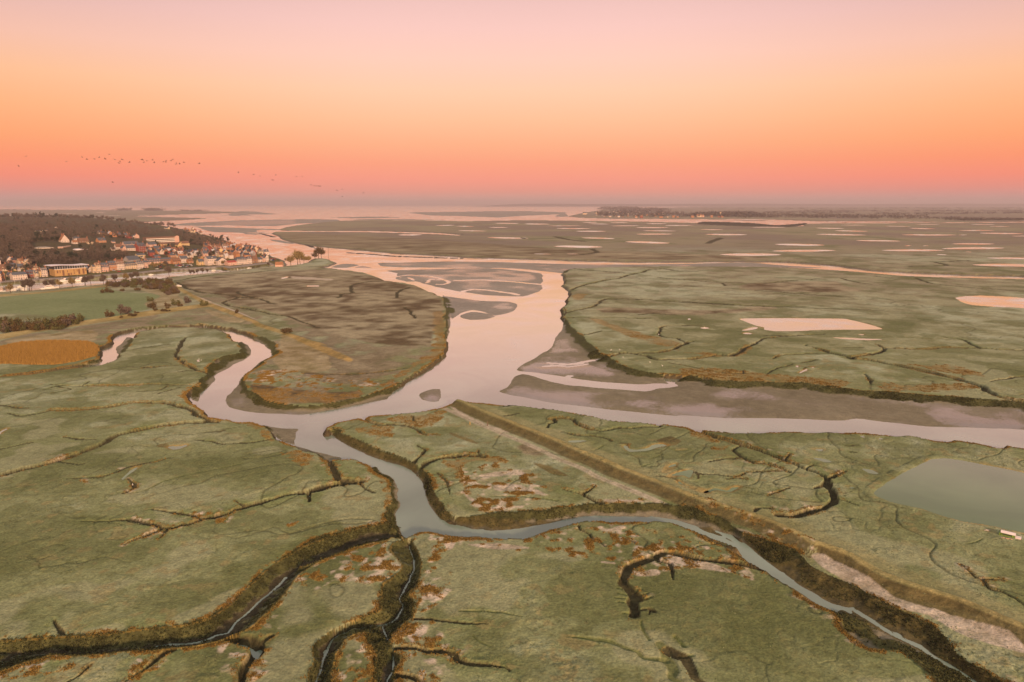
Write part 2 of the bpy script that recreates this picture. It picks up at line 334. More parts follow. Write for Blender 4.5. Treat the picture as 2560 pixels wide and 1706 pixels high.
CREEKS = [  # (line, half width m, depth m)
 ("A:-300,860 0,790 200,735 390,690 560,635 690,570 830,510 1000,470 1200,440 1400,425 1500,420", 2.8, 1.7),
 ("A:370,345 560,335 700,325 800,310 900,295 1000,287 1130,292 1250,320 1340,360 1430,400 1500,420", 1.9, 1.4),
 ("A:340,170 560,175 800,175 1040,168 1200,170 1390,168", 1.4, 1.1), ("A:560,175 620,145", .8, .5), ("A:1240,185 1080,232", .7, .4), ("A:1140,180 1080,205 960,212", .6, .4),
 ("A:320,205 400,180 470,190 490,205 380,225", .7, .4), ("A:340,275 480,265 660,245", .6, .35), ("A:60,370 150,385 240,370 370,345", .9, .5), ("A:0,315 80,325 180,335", .7, .4),
 ("A:0,610 120,585 240,565", .7, .4), ("A:980,50 1100,42 1240,35", .8, .4), ("A:1220,80 1300,68 1400,72", .7, .4),
 ("L:1700,600 1650,690 1610,760 1640,800 1690,830 1760,870 1850,905 1930,928", 1.9, 1.4), ("L:1240,710 1380,685 1560,668", .9, .5), ("L:1300,880 1480,865 1660,855", .8, .4),
 ("D:0,695 150,655 300,625 400,615", 2.4, 1.5), ("D:400,615 330,605 260,595 235,560 225,500 210,455", 1.8, 1.5), ("D:390,620 440,660 500,690", .7, .5), ("D:45,695 60,750", .8, .7),
 ("A:2353,845 2200,890 2000,920 1830,970 1690,1010 1550,1060 1450,1085", 2.1, 1.4), ("A:1690,1010 1620,970", .7, .5), ("A:2110,925 2125,970", .8, .7), ("A:1450,1085 1400,1090 1335,1065 1200,1050 1040,1030", 1.0, .7),
 ("B:1440,40 1300,75 1180,105 1120,100 1000,150 900,190 840,220", 1.3, .8), ("B:1120,100 1000,65 860,55 700,60 560,60", 1.3, .9), ("B:1080,180 1130,120", .7, .4),
 ("A:400,700 540,718 580,710", .9, .6), ("A:470,525 540,550 640,548", 1.0, .6), ("A:480,810 700,800 900,740 1050,700 1160,675", .7, .45), ("A:860,825 920,855 910,880 830,920", .9, .5),
 ("A:1350,550 1440,555 1530,580 1690,570 1870,545", .8, .5), ("A:1400,505 1530,490", .8, .4), ("A:830,920 980,900 1150,835 1350,780 1700,700", .5, .25),
 ("B:830,1200 960,1110 1050,1030 1110,980 1180,935", 1.5, 1.2), ("B:400,1200 540,1110 600,1060", .8, .5), ("B:1660,1230 1690,1080 1750,990 1770,930 1700,890 1600,850", 2.8, 2.2), ("B:390,735 390,780 430,850", .7, .5), ("B:1760,930 1830,880 1860,860", 1.0, .8),
 ("E:660,855 780,860 850,885 950,880 1040,910 1080,955 1200,985 1330,990 1400,995 1440,1025", 1.1, .9), ("E:650,1040 760,1060 830,1085 900,1140", 1.6, 1.1), ("E:780,650 900,655 1000,665 1150,685 1280,695", .8, .5),
 ("E:1100,600 1280,605 1450,630 1530,640", .45, .25), ("E:1180,780 1240,830 1300,860", .4, .2),
 ("J:1800,312 1650,285 1500,265 1350,235 1220,205 1110,195 1060,235 960,265 890,300 860,350 850,400 900,450 930,510 900,540 930,600 935,635", 1.8, 1.3), ("J:1090,255 1180,280 1190,330 1195,385", 1.0, .9),
 ("J:935,605 1020,590 1045,612", .9, .6), ("J:1020,595 1018,630", .5, .4), ("J:545,20 560,45 620,70 635,100 680,125 730,160", .9, .7), ("J:850,110 930,145", .8, .4),
 ("J:830,455 890,462", .4, .3), ("J:830,490 895,500", .4, .3), ("J:800,520 885,520", .4, .3), ("J:820,545 885,548", .4, .3), ("J:850,615 930,615", .4, .3), ("J:935,462 990,458", .4, .3), ("J:950,505 1010,485", .5, .35), ("J:930,545 1030,505", .5, .35), ("J:970,680 975,720 1030,800", .6, .3),
 ("J:480,790 580,795 760,825 860,865 940,890 980,930 1150,935", .9, .3), ("J:1110,830 1140,880 1150,930 1180,960 1200,1010 1180,1060 1240,1110 1260,1250", 1.7, .35), ("J:1170,870 1230,910 1280,930 1310,1000 1330,1060 1400,1120 1440,1250", 1.9, .4), ("J:1215,775 1270,845", .9, .35), ("J:1240,910 1330,915", .7, .3),
 ("D:440,180 490,205 560,220 700,225 790,250 860,290 950,298", 1.3, .9), ("D:780,490 840,440 870,400 820,365", 1.0, .7), ("D:810,540 900,480 1000,450 1150,432 1270,445", 2.0, 1.4), ("D:1250,450 1240,400", 1.1, .8), ("D:2090,840 2080,760 2000,720 1920,690 1810,665", 1.8, 1.4), ("D:1950,690 2020,650", 1.0, .7), ("D:1385,895 1410,830", .8, .8), ("D:1330,715 1500,720 1700,735 1780,748", .5, .3), ("D:1630,500 1700,540 1780,575 1880,585", .7, .3), ("D:1480,605 1600,632", .6, .25), ("D:950,560 1020,620 1030,700", .6, .5), ("D:770,160 800,205", .5, .4),
 ("I:1370,262 1500,310 1620,350 1700,375 1800,400 1950,465 2050,500 2150,535 2260,590 2270,650 2310,700 2300,760 2200,800 2050,840 1930,845", 2.0, 1.6), ("I:1950,465 2000,430", 1.1, .8), ("I:2120,520 2165,495", 1.2, .9), ("I:2285,588 2353,565 G:1130,550", 1.5, 1.1), ("G:1080,740 1220,780", 1.0, .7), ("I:1690,370 1615,405 1680,450 1750,480 1850,490 1950,525 2005,550", 1.1, .8),
 ("I:320,245 345,220 390,205 365,180 430,170 500,185 550,220 610,250 700,262 800,245 920,250 1000,235 1110,236", 1.4, 1.1), ("I:410,275 480,285 560,300 660,305 720,315 770,340", .8, .5), ("I:1830,705 1900,690 1960,670 2000,660", .7, .5), ("I:1370,572 1480,560 1600,580 1700,550 1850,540 2000,545", .7, .4), ("I:1750,830 1800,800 1880,803", .7, .4), ("I:2165,662 2230,645 2270,655", 1.0, .7), ("I:1430,480 1550,460 1690,450", .8, .5),
 ("I:820,358 880,362 890,385", .8, .5), ("I:1030,460 1100,440", .7, .3), ("I:960,515 1040,495", .7, .3), ("I:620,410 720,365", .6, .3), ("I:20,165 140,148", .7, .4), ("I:0,100 70,92", .6, .4), ("I:1130,375 1220,405 1330,395", .7, .35), ("I:1560,600 1620,590 1700,602", .9, .5), ("I:1660,660 1750,675", .6, .3), ("I:1080,575 1200,600 1250,640", .8, .4), ("I:1250,540 1350,560 1370,600", .7, .4),
 ("G:1130,380 1210,372", .7, .4), ("G:1170,415 1215,418", .8, .4), ("G:500,830 510,800 620,800", .7, .4), ("H:1910,290 1990,350 2050,390 2200,392", .9, .4), ("H:2050,390 2100,450 2200,480 2353,570", .7, .4), ("H:1960,150 2060,110", .5, .25),
 ("F:735,525 860,500 950,505 1100,495 1200,475 1280,430 1310,425", 2.3, 1.3), ("F:1280,430 1230,400 1150,395 1090,370 1110,330 1160,315 1380,312", 1.5, .9), ("F:860,500 1000,520 1080,550 1250,545 1450,525 1500,515 1600,520 1650,490 1700,455 1760,435", 2.3, 1.4), ("F:1760,435 1830,400 2000,385 2200,375", 1.4, .7), ("F:450,260 640,258 900,262 1030,265", 1.5, .9), ("F:960,240 1050,230 1200,240", 1.1, .5),
 ("F:450,222 560,200 640,185 690,150 740,130 1000,135 1300,155 1700,175 2100,185", 2.0, 1.0), ("F:580,380 700,352", .9, .5), ("F:1150,570 1350,600 1500,635 1700,645", 1.0, .4), ("F:1690,620 1680,640", .9, .4), ("F:1840,650 1920,605 2030,580", 1.0, .6), ("F:760,490 900,510", 1.0, .5),
 ("K:620,705 680,680 850,672 1000,675", 1.4, .9), ("K:850,615 940,640 1020,665 1150,690 1180,705 1300,715 1450,745 1650,785 1900,850 2050,895 2150,960 2353,1005 n:3000,1090", 3.0, 2.0), ("K:1180,690 1300,680 1390,650 1350,610", 2.4, 1.3), ("K:1380,630 1600,638 1850,632 2050,635 2353,648 n:3000,890", 2.0, 1.2), ("K:2050,635 1980,600 1900,570 1800,560", 1.6, .8), ("K:2110,865 2250,845 2353,830 n:3000,920", 1.7, 1.1), ("K:1240,815 1300,855 1330,885", 1.6, 1.2), ("K:800,808 860,770 920,765", .9, .5), ("K:830,740 900,720 940,715", .8, .4), ("K:1120,632 1250,632", .9, .4),
 ("K:560,550 700,548 1000,540", 1.4, .6), ("K:0,315 200,325 500,345 900,360 1400,375", 1.3, .4), ("K:500,240 640,245 780,260 1100,280", 1.4, .5), ("K:1600,150 1640,165 1720,190 1900,210 2353,245", 2.2, .9), ("K:1340,140 1440,152", 2.0, .7), ("K:1090,155 1190,180 1300,195", 1.8, .6), ("K:1500,560 1900,575 2353,580", 1.0, .3),
 ("N:395,565 500,575 700,590 850,602", 2.2, 1.0), ("N:375,718 450,690 560,660 720,635 820,605 900,590 960,570 1060,565", 3.2, 1.3), ("N:1060,565 1150,580 1300,585", 2.0, .7), ("N:1020,630 1200,645 1400,660 1600,668 1800,670 2000,650 2200,640", 2.6, .9), ("N:1200,685 1270,690", 1.6, .5), ("N:1500,690 1490,670", 1.6, .5),
 ("M:-40,735 80,770 180,800 250,825", 2.2, .9), ("M:0,850 150,880 320,910", 2.2, .9), ("M:720,780 760,750 830,740 810,690 900,665 1000,655 1100,650", 2.0, .9), ("M:1150,780 1160,740 1240,700", 1.6, .6), ("M:1200,850 1250,880 1290,930", 2.2, 1.2), ("M:0,715 200,695 400,680", 1.8, .5),
 ("L:1640,95 1700,140 1850,185 2050,205 2250,235 2353,245", 3.2, 1.3), ("L:2230,225 2080,265 2060,285 2150,320 2353,340", 2.4, 1.1), ("P:520,1190 700,1160 1000,1110 1500,1080 2000,1030", 3.0, 1.0),
 ("C:700,415 850,428 1100,425 1300,405 1420,385", 1.3, .5), ("C:600,30 720,70 830,110", 1.4, .6),
 ("N:260,330 350,350 480,365", 4.0, .8), ("N:530,418 570,445 450,462", 4.0, .8), ("N:1380,380 1420,360 1480,340", 4.0, .7), ("O:1700,515 1780,540 1500,548", 5.0, .8), ("O:1680,515 1950,505", 5.0, .7),
]
RIDGES = [  # grassy banks: (line, half width, height)
 ("D:1090,72 I:0,195 300,315 600,445 900,570 1200,690 1400,765 1550,815 1800,890 2000,980 2170,1075 H:900,165 1150,250 1330,370 1600,470 1900,560 2353,760 n:2900,1720", 4.2, 1.6),
 ("L:1560,90 1620,140 1750,220 1900,275 2000,325 2200,405 2353,475 C:400,90 550,140 700,190 850,240 950,290 1020,330", 5.0, 1.5),
 ("L:-600,690 0,585 300,535 600,485 800,452 1050,420 1400,362 1800,310 1900,290", 4.5, .9),
]
PONDS_NEAR = [
 ('hunting_pond', "K:400,440 430,432 700,430 1100,434 1150,440 1250,465 1380,505 1150,510 1000,510 900,512 820,518 640,520 560,508 500,480", 'long pale pond with pointed ends in the middle of the right-hand marsh'),
 ('hunting_pond', "K:1885,290 1950,278 2050,274 2200,280 2353,292 n:2700,775 2720,800 K:2353,362 2150,352 2000,340 1920,315", 'rounded pink pond cut by the right edge of the picture'),
 ('hunting_pond', "G:1320,700 1380,640 1440,600 1560,530 1620,500 1710,468 1800,460 1900,472 2060,500 2353,560 n:2750,1235 2800,1390 G:2353,975 2150,930 1950,895 1800,860 1640,805 1430,755", 'large dull green pond beside the low white-roofed hide'),
]
POOLS = ["K:400,513 500,490 515,502 440,515", "K:1025,562 1120,565 1380,577 1300,582 1120,575", "K:115,498 150,492 185,500 150,504", "K:410,535 440,530 490,538 440,541",
 "A:1150,605 1180,597 1240,595 1280,585 1297,590 1280,598 1240,612 1180,618", "A:825,825 870,790 920,750 960,738 930,765 870,805 840,828", "A:0,495 40,475 48,480 10,500 0,515 -60,540",
 "I:850,378 870,372 900,395 960,400 1020,390 1060,365 1110,358 1150,368 1090,385 1040,405 960,412 890,410", "I:1140,555 1170,510 1215,498 1195,535 1150,560", "I:1165,588 1220,560 1290,542 1330,545 1310,595 1260,580 1200,592",
 "I:1230,615 1265,640 1340,665 1420,675 1440,700 1380,685 1290,655 1225,630", "I:1410,690 1480,665 1560,680 1600,660 1650,658 1590,690 1500,680 1430,695", "I:2160,395 2240,398 2200,418", "I:2100,415 2130,420 2120,440", "I:2145,450 2250,465 2300,485 2240,485",
 "G:1215,305 1260,305 1245,318", "G:1345,318 1380,320 1360,328", "G:1230,530 1300,540 1345,565 1280,560", "I:455,340 540,333 600,338 490,350", "K:800,808 850,780 862,785 815,808", "K:770,760 795,758 790,770", "K:890,768 920,768 905,773", "G:1145,655 1190,660 1165,668",
 "L:1815,808 1830,805 1850,820 1830,825", "M:300,635 350,622 355,630 310,640", "M:490,690 570,688 578,695 500,697", "F:1290,268 1305,266 1310,273 1295,275", "K:1195,543 1250,540 1240,546"]
PONDS_FAR = """M:1440,1580,247,4 1590,1720,254,4 1870,2050,232,5 1830,1970,262,4 1600,1820,287,5 1160,1340,316,8 1820,2115,339,8
N:30,220,237,6 200,460,250,3.2 460,570,225,4 500,660,236,3.5 665,800,227,4 670,880,250,4 265,520,270,5 410,635,290,6 450,700,341,7 245,610,403,12 770,1105,372,11 850,1125,311,7 900,1150,287,4.5 850,1095,263,6 1055,1275,247,4 925,1080,234,4 1325,1495,278,4 1360,1670,314,8 1695,1955,260,4 1465,1925,462,15 1850,2325,433,12 1870,2245,389,11 0,60,341,5 100,235,457,3 340,430,457,3
O:820,1030,268,5 955,1210,288,6 820,1195,315,7 1115,1450,360,8 1305,1770,430,11 1820,2140,383,8 1745,2215,415,12 2075,2500,489,10 1970,2500,540,16 1450,1860,317,7 1870,2140,284,5 2025,2353,306,7 1510,1700,270,5 1320,1520,253,3 1000,1200,245,3 1550,1730,240,3 1960,2140,240,3 2100,2250,254,3 2260,2420,325,4 1870,1935,317,3 1475,1525,397,4 1610,1650,397,3 1710,1785,462,4 1920,1970,442,3 200,480,205,4 760,1750,218,2.5
Q:0,190,226,6 600,790,212,3 1400,1560,190,5 880,1150,203,3 1500,1790,232,3 640,730,258,3 2020,2353,228,5"""
CANAL = "R:-900,905 0,850 300,835 700,800 1000,778 1400,742 1600,708 1900,682 2200,652 f:1200,1165 1540,1150 1700,1120 1690,1100 1500,1125 1100,1185 500,1245 200,1270 R:2000,640 1600,665 1370,692 1000,718 800,738 550,752 250,765 0,790 -900,840"
# surface cover: kind -> outlines (photograph)
COVER = {
 'brownmix': ["C:560,20 700,90 1050,185 1480,240 1600,220 1640,310 1480,420 1250,540 850,637 430,607 310,502 350,402 520,292 700,330", "L:0,625 300,565 700,505 1000,460 1400,405 1700,355 1900,315 2353,490 2353,560 2100,500 1600,480 1200,515 1050,560 900,690 500,635 200,650 0,690", "L:1560,90 1700,130 2353,340 2353,460 2000,320 1750,220", "C:0,0 160,0 560,160 700,330 520,292 460,182 250,112 0,78"],

 'wet': ["F:5,775 60,730 150,650 300,690 500,730 750,750 1090,748 1250,790 1500,830 1750,850 2000,900 1900,940 1600,945 1300,880 900,850 600,860 300,835 120,800", "F:430,350 380,400 340,480 200,560 115,622 400,650 600,650 800,660 780,610 620,560 560,470 480,420", "C:190,600 200,545 260,500 330,600 420,650 300,670", "C:1515,575 1600,535 1662,570 1600,622", "G:1350,30 1600,60 1800,90 2000,150 2353,170 2353,255 2100,240 1800,200 1650,110 1500,80",
         "M:1100,578 1300,575 1700,570 2100,590 2200,610 2150,640 1800,640 1500,640 1200,605", "M:1650,720 1900,730 2050,762 1800,755", "M:1040,545 1300,540 1700,525 1900,540 1700,556 1200,555", "M:1700,810 1980,812 2035,830 1990,870 1900,850", "P:450,372 1500,300 2353,285 2353,350 1300,375", "A:1580,250 1650,180 1700,250 1800,320 1700,330", "L:1060,560 1100,545 1150,550 1040,640 930,760 880,790"],
 'brown': ["P:600,1200 1000,1130 1600,1070 2353,1030 M:800,577 1060,650 1300,695 1480,775 1495,935 C:1610,120 1600,220 1480,240 1250,225 1050,185 900,150 700,90 560,20 L:2353,330 2100,280 2050,220 1800,170 1650,110",
           "C:330,505 430,500 600,520 900,545 1100,540 1130,580 850,635 560,630 430,600 370,560", "C:700,400 850,420 1200,430 1430,385 1300,440 900,460 720,440", "M:300,300 800,320 1400,350 2353,420 N:1000,450 1800,480 1800,500 900,500 0,485 M:1400,455 600,395 330,345",
           "F:680,190 1000,195 1400,210 1900,180 1900,200 1400,240 1000,230 700,225", "K:370,215 700,190 1100,210 1300,240 900,250 500,235", "N:1600,680 2000,660 2353,660 2353,720 1800,700",
           "I:110,370 160,350 300,410 340,450 250,450 150,420"],
 'rust': ["C:1610,0 1680,0 1700,230 1640,320 1500,370 1440,420 1250,520 1130,560 1250,500 1480,350 1600,280 1620,150", "D:390,270 480,245 620,235 650,300 560,300", "D:600,190 750,160 950,150 1000,120 960,180 850,250 720,210", "D:980,480 1300,440 1440,490 1200,480 1100,530 1150,650 1200,720 1150,700 1080,560",
          "D:1430,825 1700,828 1900,778 2080,745 2353,762 2353,800 2000,830 1700,850 1400,850", "F:600,260 680,265 900,345 1100,400 1250,430 1150,460 900,390 700,310", "F:1240,490 1450,500 1600,520 1700,450 1740,470 1640,530 1400,520", "F:520,90 600,100 560,140 510,130", "K:1550,750 1900,760 2100,830 1900,810", "K:1300,870 1700,885 2000,880 2050,900 1800,930 1400,930",
          "A:1240,240 1330,180 1440,95 1470,130 1400,190 1330,270 1270,260", "A:1640,420 1750,425 1830,470 1900,560 1850,560 1760,480", "A:1940,640 2060,620 2200,700 2060,720 2030,680", "D:500,500 560,560 640,620 680,720 650,800 580,840 600,780 560,640", "C:330,515 900,560 1100,540 1130,575 850,630 560,628 420,600",
          "I:1300,280 1400,290 1520,330 1450,350 1350,320", "I:1470,380 1580,370 1560,385 1480,390", "F:1300,600 2353,690 2353,735 1500,690 1250,650"],
 'speck': ["E:900,60 1000,100 1050,350 1010,500 850,620 820,560 850,400 920,200", "E:940,70 1500,120 1900,60 2353,50 2353,200 1900,200 1300,180 1000,130", "J:0,60 400,60 700,30 1100,60 1500,180 1700,280 1900,420 1700,380 1500,310 1200,310 1000,370 900,350 840,280 600,250 300,210 0,180", "B:2010,510 2090,420 2250,300 2353,280 2353,380 2250,500 2100,530", "E:0,300 200,230 400,190 620,130 700,290 560,400 300,400 0,460",
           "E:180,1103 240,1000 300,810 450,770 520,900 500,1000 480,1103", "E:650,700 900,660 1000,800 900,900 1000,1103 700,1103 700,900", "B:0,1120 330,1000 520,1010 480,1090 0,1160", "D:1130,500 1550,530 1720,700 1420,830 1250,810 1130,720", "B:900,1060 1200,960 1350,900 1200,1000 950,1175", "B:1450,880 1700,930 1650,990 1500,950", "B:1690,1080 1850,980 1830,1100 1720,1175", "B:1680,820 1850,680 1880,700 1780,850 1860,890 1850,960 1760,960",
           "C:350,420 700,400 1000,480 1400,420 1250,520 900,540 600,510 330,500", "I:730,735 1180,745 1180,765 730,768", "H:600,0 900,150 880,220 700,200 560,60", "I:1400,770 1560,800 2100,1050 2000,1030 1600,860", "A:540,810 640,815 640,845 560,835", "A:1150,1045 1400,1050 1530,1075 1500,1100 1150,1065", "B:950,30 1100,80 1040,95 900,50", "B:1440,30 1560,20 1640,60 1500,70", "B:1940,60 2050,70 2030,110 1960,100", "A:780,770 900,745 890,770 800,790", "D:1860,770 2080,742 2353,740 2353,762 2080,765"],
 'pale': ["D:1240,570 1400,540 1530,545 1550,570 1400,575 1260,590", "D:1330,640 1470,630 1600,665 1700,700 1640,705 1500,680 1350,680", "D:1130,690 1200,740 1280,790 1420,790 1400,820 1270,805 1160,740", "E:1000,130 1080,120 1050,180 1010,190", "E:1130,145 1400,140 1600,175 1350,185", "J:690,265 790,270 800,285 700,275", "J:920,340 1080,320 1100,360 950,370", "J:1150,225 1400,260 1650,345 1400,320 1180,270",
          "C:1710,640 1900,740 2130,830 2100,830 1800,710", "H:880,225 960,225 1150,320 1300,400 1450,500 1600,560 1800,620 2000,680 2250,760 2353,850 2353,900 2100,830 1900,760 1700,640 1500,590 1300,500 1150,420 1000,330 930,280",
          "I:730,735 1000,745 1180,748 1000,755 730,757", "L:1640,140 1800,222 1950,292 2100,332 2353,435 2353,445 2050,335 1900,285", "M:380,620 680,640 660,650 400,640", "E:850,700 870,760 780,810 740,780", "E:860,480 1000,500 980,530 850,530", "B:940,1010 990,1020 960,1045"],
 'gold': ["L:0,580 300,530 600,480 800,450 1050,420 1400,360 1800,310 1900,295 1960,312 1700,350 1400,400 1000,455 700,500 300,560 0,625 -600,720 -600,690", "L:1560,80 1620,130 1900,270 2353,460 2353,485 1900,310 1580,140", "C:380,75 700,185 1050,335 960,330 600,170 380,100", "C:700,185 850,230 1020,330 900,260", "I:0,185 300,305 600,435 900,560 1200,680 1400,760 1550,805 1550,825 1400,775 1200,700 900,580 600,455 300,325 0,205", "I:1500,785 1800,880 2000,965 2180,1065 2160,1090 1950,985 1700,880", "R:0,870 400,845 800,800 1000,782 1300,770 1000,795 700,830 0,890", "H:880,150 1150,240 1320,360 1300,370 1100,270 900,190", "H:1480,490 1700,500 2050,600 2000,620 1700,560 1550,520"],
 'darkgrass': ["I:0,205 300,330 600,465 900,595 1200,715 1400,790 1250,750 1000,655 700,540 400,395 100,275 0,225", "H:880,170 1150,270 1330,390 1600,490 2050,610 2353,730 2353,780 2000,650 1650,545 1420,470 1250,380 1000,250", "D:1010,270 1130,310 1250,360 1180,350 1050,300", "I:1080,330 1180,300 1250,340 1200,370 1120,370", "I:220,490 330,510 480,580 350,560", "A:1070,590 1150,575 1160,605 1110,605"],
 'field': ["L:-900,330 0,235 400,190 800,150 950,145 1150,190 1350,195 1480,220 1400,260 1320,290 1370,340 1250,370 1050,410 800,440 600,440 400,400 0,380 -900,470"],
 'reed': ["L:-200,700 0,690 200,650 500,635 800,645 890,675 905,720 880,770 700,820 500,850 250,850 0,840 -200,850"],
 'rough': ["L:0,640 300,590 800,530 900,560 850,640 600,640 200,650", "L:1850,340 1950,350 2250,460 2100,460", "L:940,145 1150,130 1300,170 1480,220 1400,260 1320,290 1400,340 1700,310 1650,230 1550,150", "C:560,150 850,260 900,400 600,420 500,320 560,240"],
 'bankdark': ["H:430,75 700,165 900,300 1180,430 1440,560 1740,720 1880,890 2100,1035 2400,1250 2300,1250 1900,1010 1650,830 1330,670 1020,535 730,360 560,230 450,130", "I:0,850 500,860 720,840 1100,855 1300,870 1500,900 1700,1000 1600,980 1400,930 1150,872 720,862 300,920 0,945", "D:860,520 900,600 970,740 1000,820 1060,850 1350,850 1600,850 1900,830 1900,865 1600,915 1320,950 1100,900 950,830 870,650 830,580", "D:215,260 320,290 500,380 720,460 790,490 800,545 620,485 400,400 230,290"],
}
# ------------------------------------------------------------------ ground sheet
WATER_Z = -2.3
POND_Z = -0.16
_cp, _sp = math.cos(PITCH), math.sin(PITCH)
# rows run away from the camera, finer in pixels towards the horizon where a row spans many metres
_py = [2120.0]
while _py[-1] > 1720: _py.append(_py[-1] - 4.5)
while _py[-1] > 1000: _py.append(_py[-1] - 1.85)
while _py[-1] > 720: _py.append(_py[-1] - 1.1)
while _py[-1] > 514: _py.append(_py[-1] - .85)
_py += [513.0, 512.2, 511.6]
ROW_Y = np.array([unproj(CX, p)[1] for p in _py])
ROW_D = ROW_Y * _cp + CAM_H * _sp                     # depth along the view axis, so columns fan out evenly
T0, T1, NC = -0.92, 0.92, 1120
COL_T = np.linspace(T0, T1, NC)
DT = COL_T[1] - COL_T[0]
NR = len(ROW_Y)
GX = (ROW_D[:, None] * COL_T[None, :]).astype(np.float64)
GY = np.repeat(ROW_Y[:, None], NC, 1)
STEP = np.gradient(ROW_Y)[:, None] * np.ones((1, NC))
SHAPE = (NR, NC)


def fill(P, into=None, val=True):
    """mark the grid points inside the polygon"""
    M = np.zeros(SHAPE, bool) if into is None else into
    x0, y0 = P[:, 0], P[:, 1]
    x1, y1 = np.roll(x0, -1), np.roll(y0, -1)
    r0, r1 = np.searchsorted(ROW_Y, [y0.min(), y0.max()])
    for r in range(max(r0 - 1, 0), min(r1 + 1, NR)):
        y = ROW_Y[r]
        c = (y0 <= y) != (y1 <= y)
        if not c.any():
            continue
        xs = np.sort(x0[c] + (y - y0[c]) * (x1[c] - x0[c]) / (y1[c] - y0[c])) / ROW_D[r]
        k = np.clip(np.ceil((xs - T0) / DT), 0, NC).astype(int)
        for a, b in zip(k[0::2], k[1::2]):
            M[r, a:b] = val
    return M


def segs(P, closed):
    Q = np.roll(P, -1, 0) if closed else P[1:]
    A = P if closed else P[:-1]
    return np.concatenate([A, Q], 1)


def inside(P, x, y):
    x0, y0 = P[:, 0][:, None], P[:, 1][:, None]
    x1, y1 = np.roll(x0, -1, 0), np.roll(y0, -1, 0)
    c = ((y0 <= y) != (y1 <= y)) & (x < (x1 - x0) * (y - y0) / np.where(y1 == y0, 1e-9, y1 - y0) + x0)
    return c.sum(0) % 2 == 1


def dist(S, R, D=None):
    """distance of every grid point to the nearest segment, capped at R"""
    D = np.full(SHAPE, R, np.float32) if D is None else D
    for ax, ay, bx, by in S:
        lo, hi = min(ay, by) - R, max(ay, by) + R
        r0, r1 = np.searchsorted(ROW_Y, [lo, hi])
        if r0 >= r1:
            continue
        da, db = ROW_D[r0], ROW_D[r1 - 1]
        xl, xh = min(ax, bx) - R, max(ax, bx) + R
        c0 = int(max(0, (min(xl / da, xl / db) - T0) / DT)); c1 = int(min(NC, (max(xh / da, xh / db) - T0) / DT + 2))
        if c0 >= c1:
            continue
        X = GX[r0:r1, c0:c1]; Y = GY[r0:r1, c0:c1]
        vx, vy = bx - ax, by - ay
        L = vx * vx + vy * vy + 1e-9
        t = np.clip(((X - ax) * vx + (Y - ay) * vy) / L, 0, 1)
        d = np.sqrt((X - ax - t * vx) ** 2 + (Y - ay - t * vy) ** 2)
        sub = D[r0:r1, c0:c1]
        np.minimum(sub, d, out=sub)
    return D


def dline(L, x, y):
    d = np.full(np.shape(x), 1e9)
    for ax, ay, bx, by in segs(np.asarray(L), False):
        vx, vy = bx - ax, by - ay
        t = np.clip(((x - ax) * vx + (y - ay) * vy) / (vx * vx + vy * vy + 1e-9), 0, 1)
        d = np.minimum(d, np.hypot(x - ax - t * vx, y - ay - t * vy))
    return d


# --- the wooded hill and the headland behind the canal
CANAL_FAR = wpts("R:-900,840 0,790 250,765 550,752 800,738 1000,718 1370,692 1600,665 2000,640 f:200,1270 500,1245 1100,1185 1500,1125 1690,1100")
COAST = wpts("f:1690,1100 1930,940 n:672,640 660,633 640,625 600,612 575,606 530,592 470,577 430,570 400,564 370,560 300,557 0,553 -600,550 -1500,548")
TOWN = np.concatenate([CANAL_FAR, COAST])


def hill_h(x, y):
    x = np.asarray(x, float); y = np.asarray(y, float)
    s, c = dline(CANAL_FAR, x, y), dline(COAST, x, y)
    zb = -1.0 + 3.3 * sstep(s, 0, 11)
    h = np.interp(s, [0, 50, 120, 250, 380, 550, 1000, 1600], [0, 0, 5, 18, 28, 26.5, 30.5, 33]) * np.interp(x / y, [-.66, -.55, -.45], [1, .8, .6])
    h = h * (0.15 + 0.85 * sstep(c, 20, 260))
    h = h + 1.2 * fbm(x, y, 60, 2, 5) * sstep(s, 50, 140)
    return np.minimum(zb + h, -2.6 + 0.5 * c)


# --- outlines
marsh_w = {k: rough_line(wpts(v), True) for k, v in MARSH.items()}
cut_w = [(rough_line(wpts(s), True), w, f) for s, w, f in CUTS]
mud_w = [(rough_line(wpts(s, WATER_Z), True, 0.006), w) for s, w in MUD]
thr_w = [(rough_line(wpts(s, WATER_Z), False), hw, lv) for s, hw, lv in THREADS]

is_marsh = np.zeros(SHAPE, bool)
for P in marsh_w.values():
    fill(P, is_marsh)
W = np.full(SHAPE, 8.0, np.float32)
is_mud = np.zeros(SHAPE, bool)
for P, w in mud_w:
    m = fill(P); is_mud |= m; W[m] = w
for P, w, f in cut_w:
    m = fill(P)
    is_marsh &= ~m
    is_mud |= m
    if f == 'water':
        is_mud &= ~m
    W[m & is_mud] = w
is_mud &= ~is_marsh

rim = []
polys = list(marsh_w.values())
for i, P in enumerate(polys):
    S = segs(P, True); mx, my = (S[:, 0] + S[:, 2]) / 2, (S[:, 1] + S[:, 3]) / 2
    keep = np.ones(len(S), bool)
    for j, Q in enumerate(polys):
        if j != i: keep &= ~inside(Q, mx, my)
    for Q, _, _ in cut_w: keep &= ~inside(Q, mx, my)
    rim.append(S[keep])
for P, _, _ in cut_w:
    S = segs(P, True); mx, my = (S[:, 0] + S[:, 2]) / 2, (S[:, 1] + S[:, 3]) / 2
    keep = np.zeros(len(S), bool)
    for Q in polys: keep |= inside(Q, mx, my)
    rim.append(S[keep])
d_rim = dist(np.concatenate(rim), 16.0)

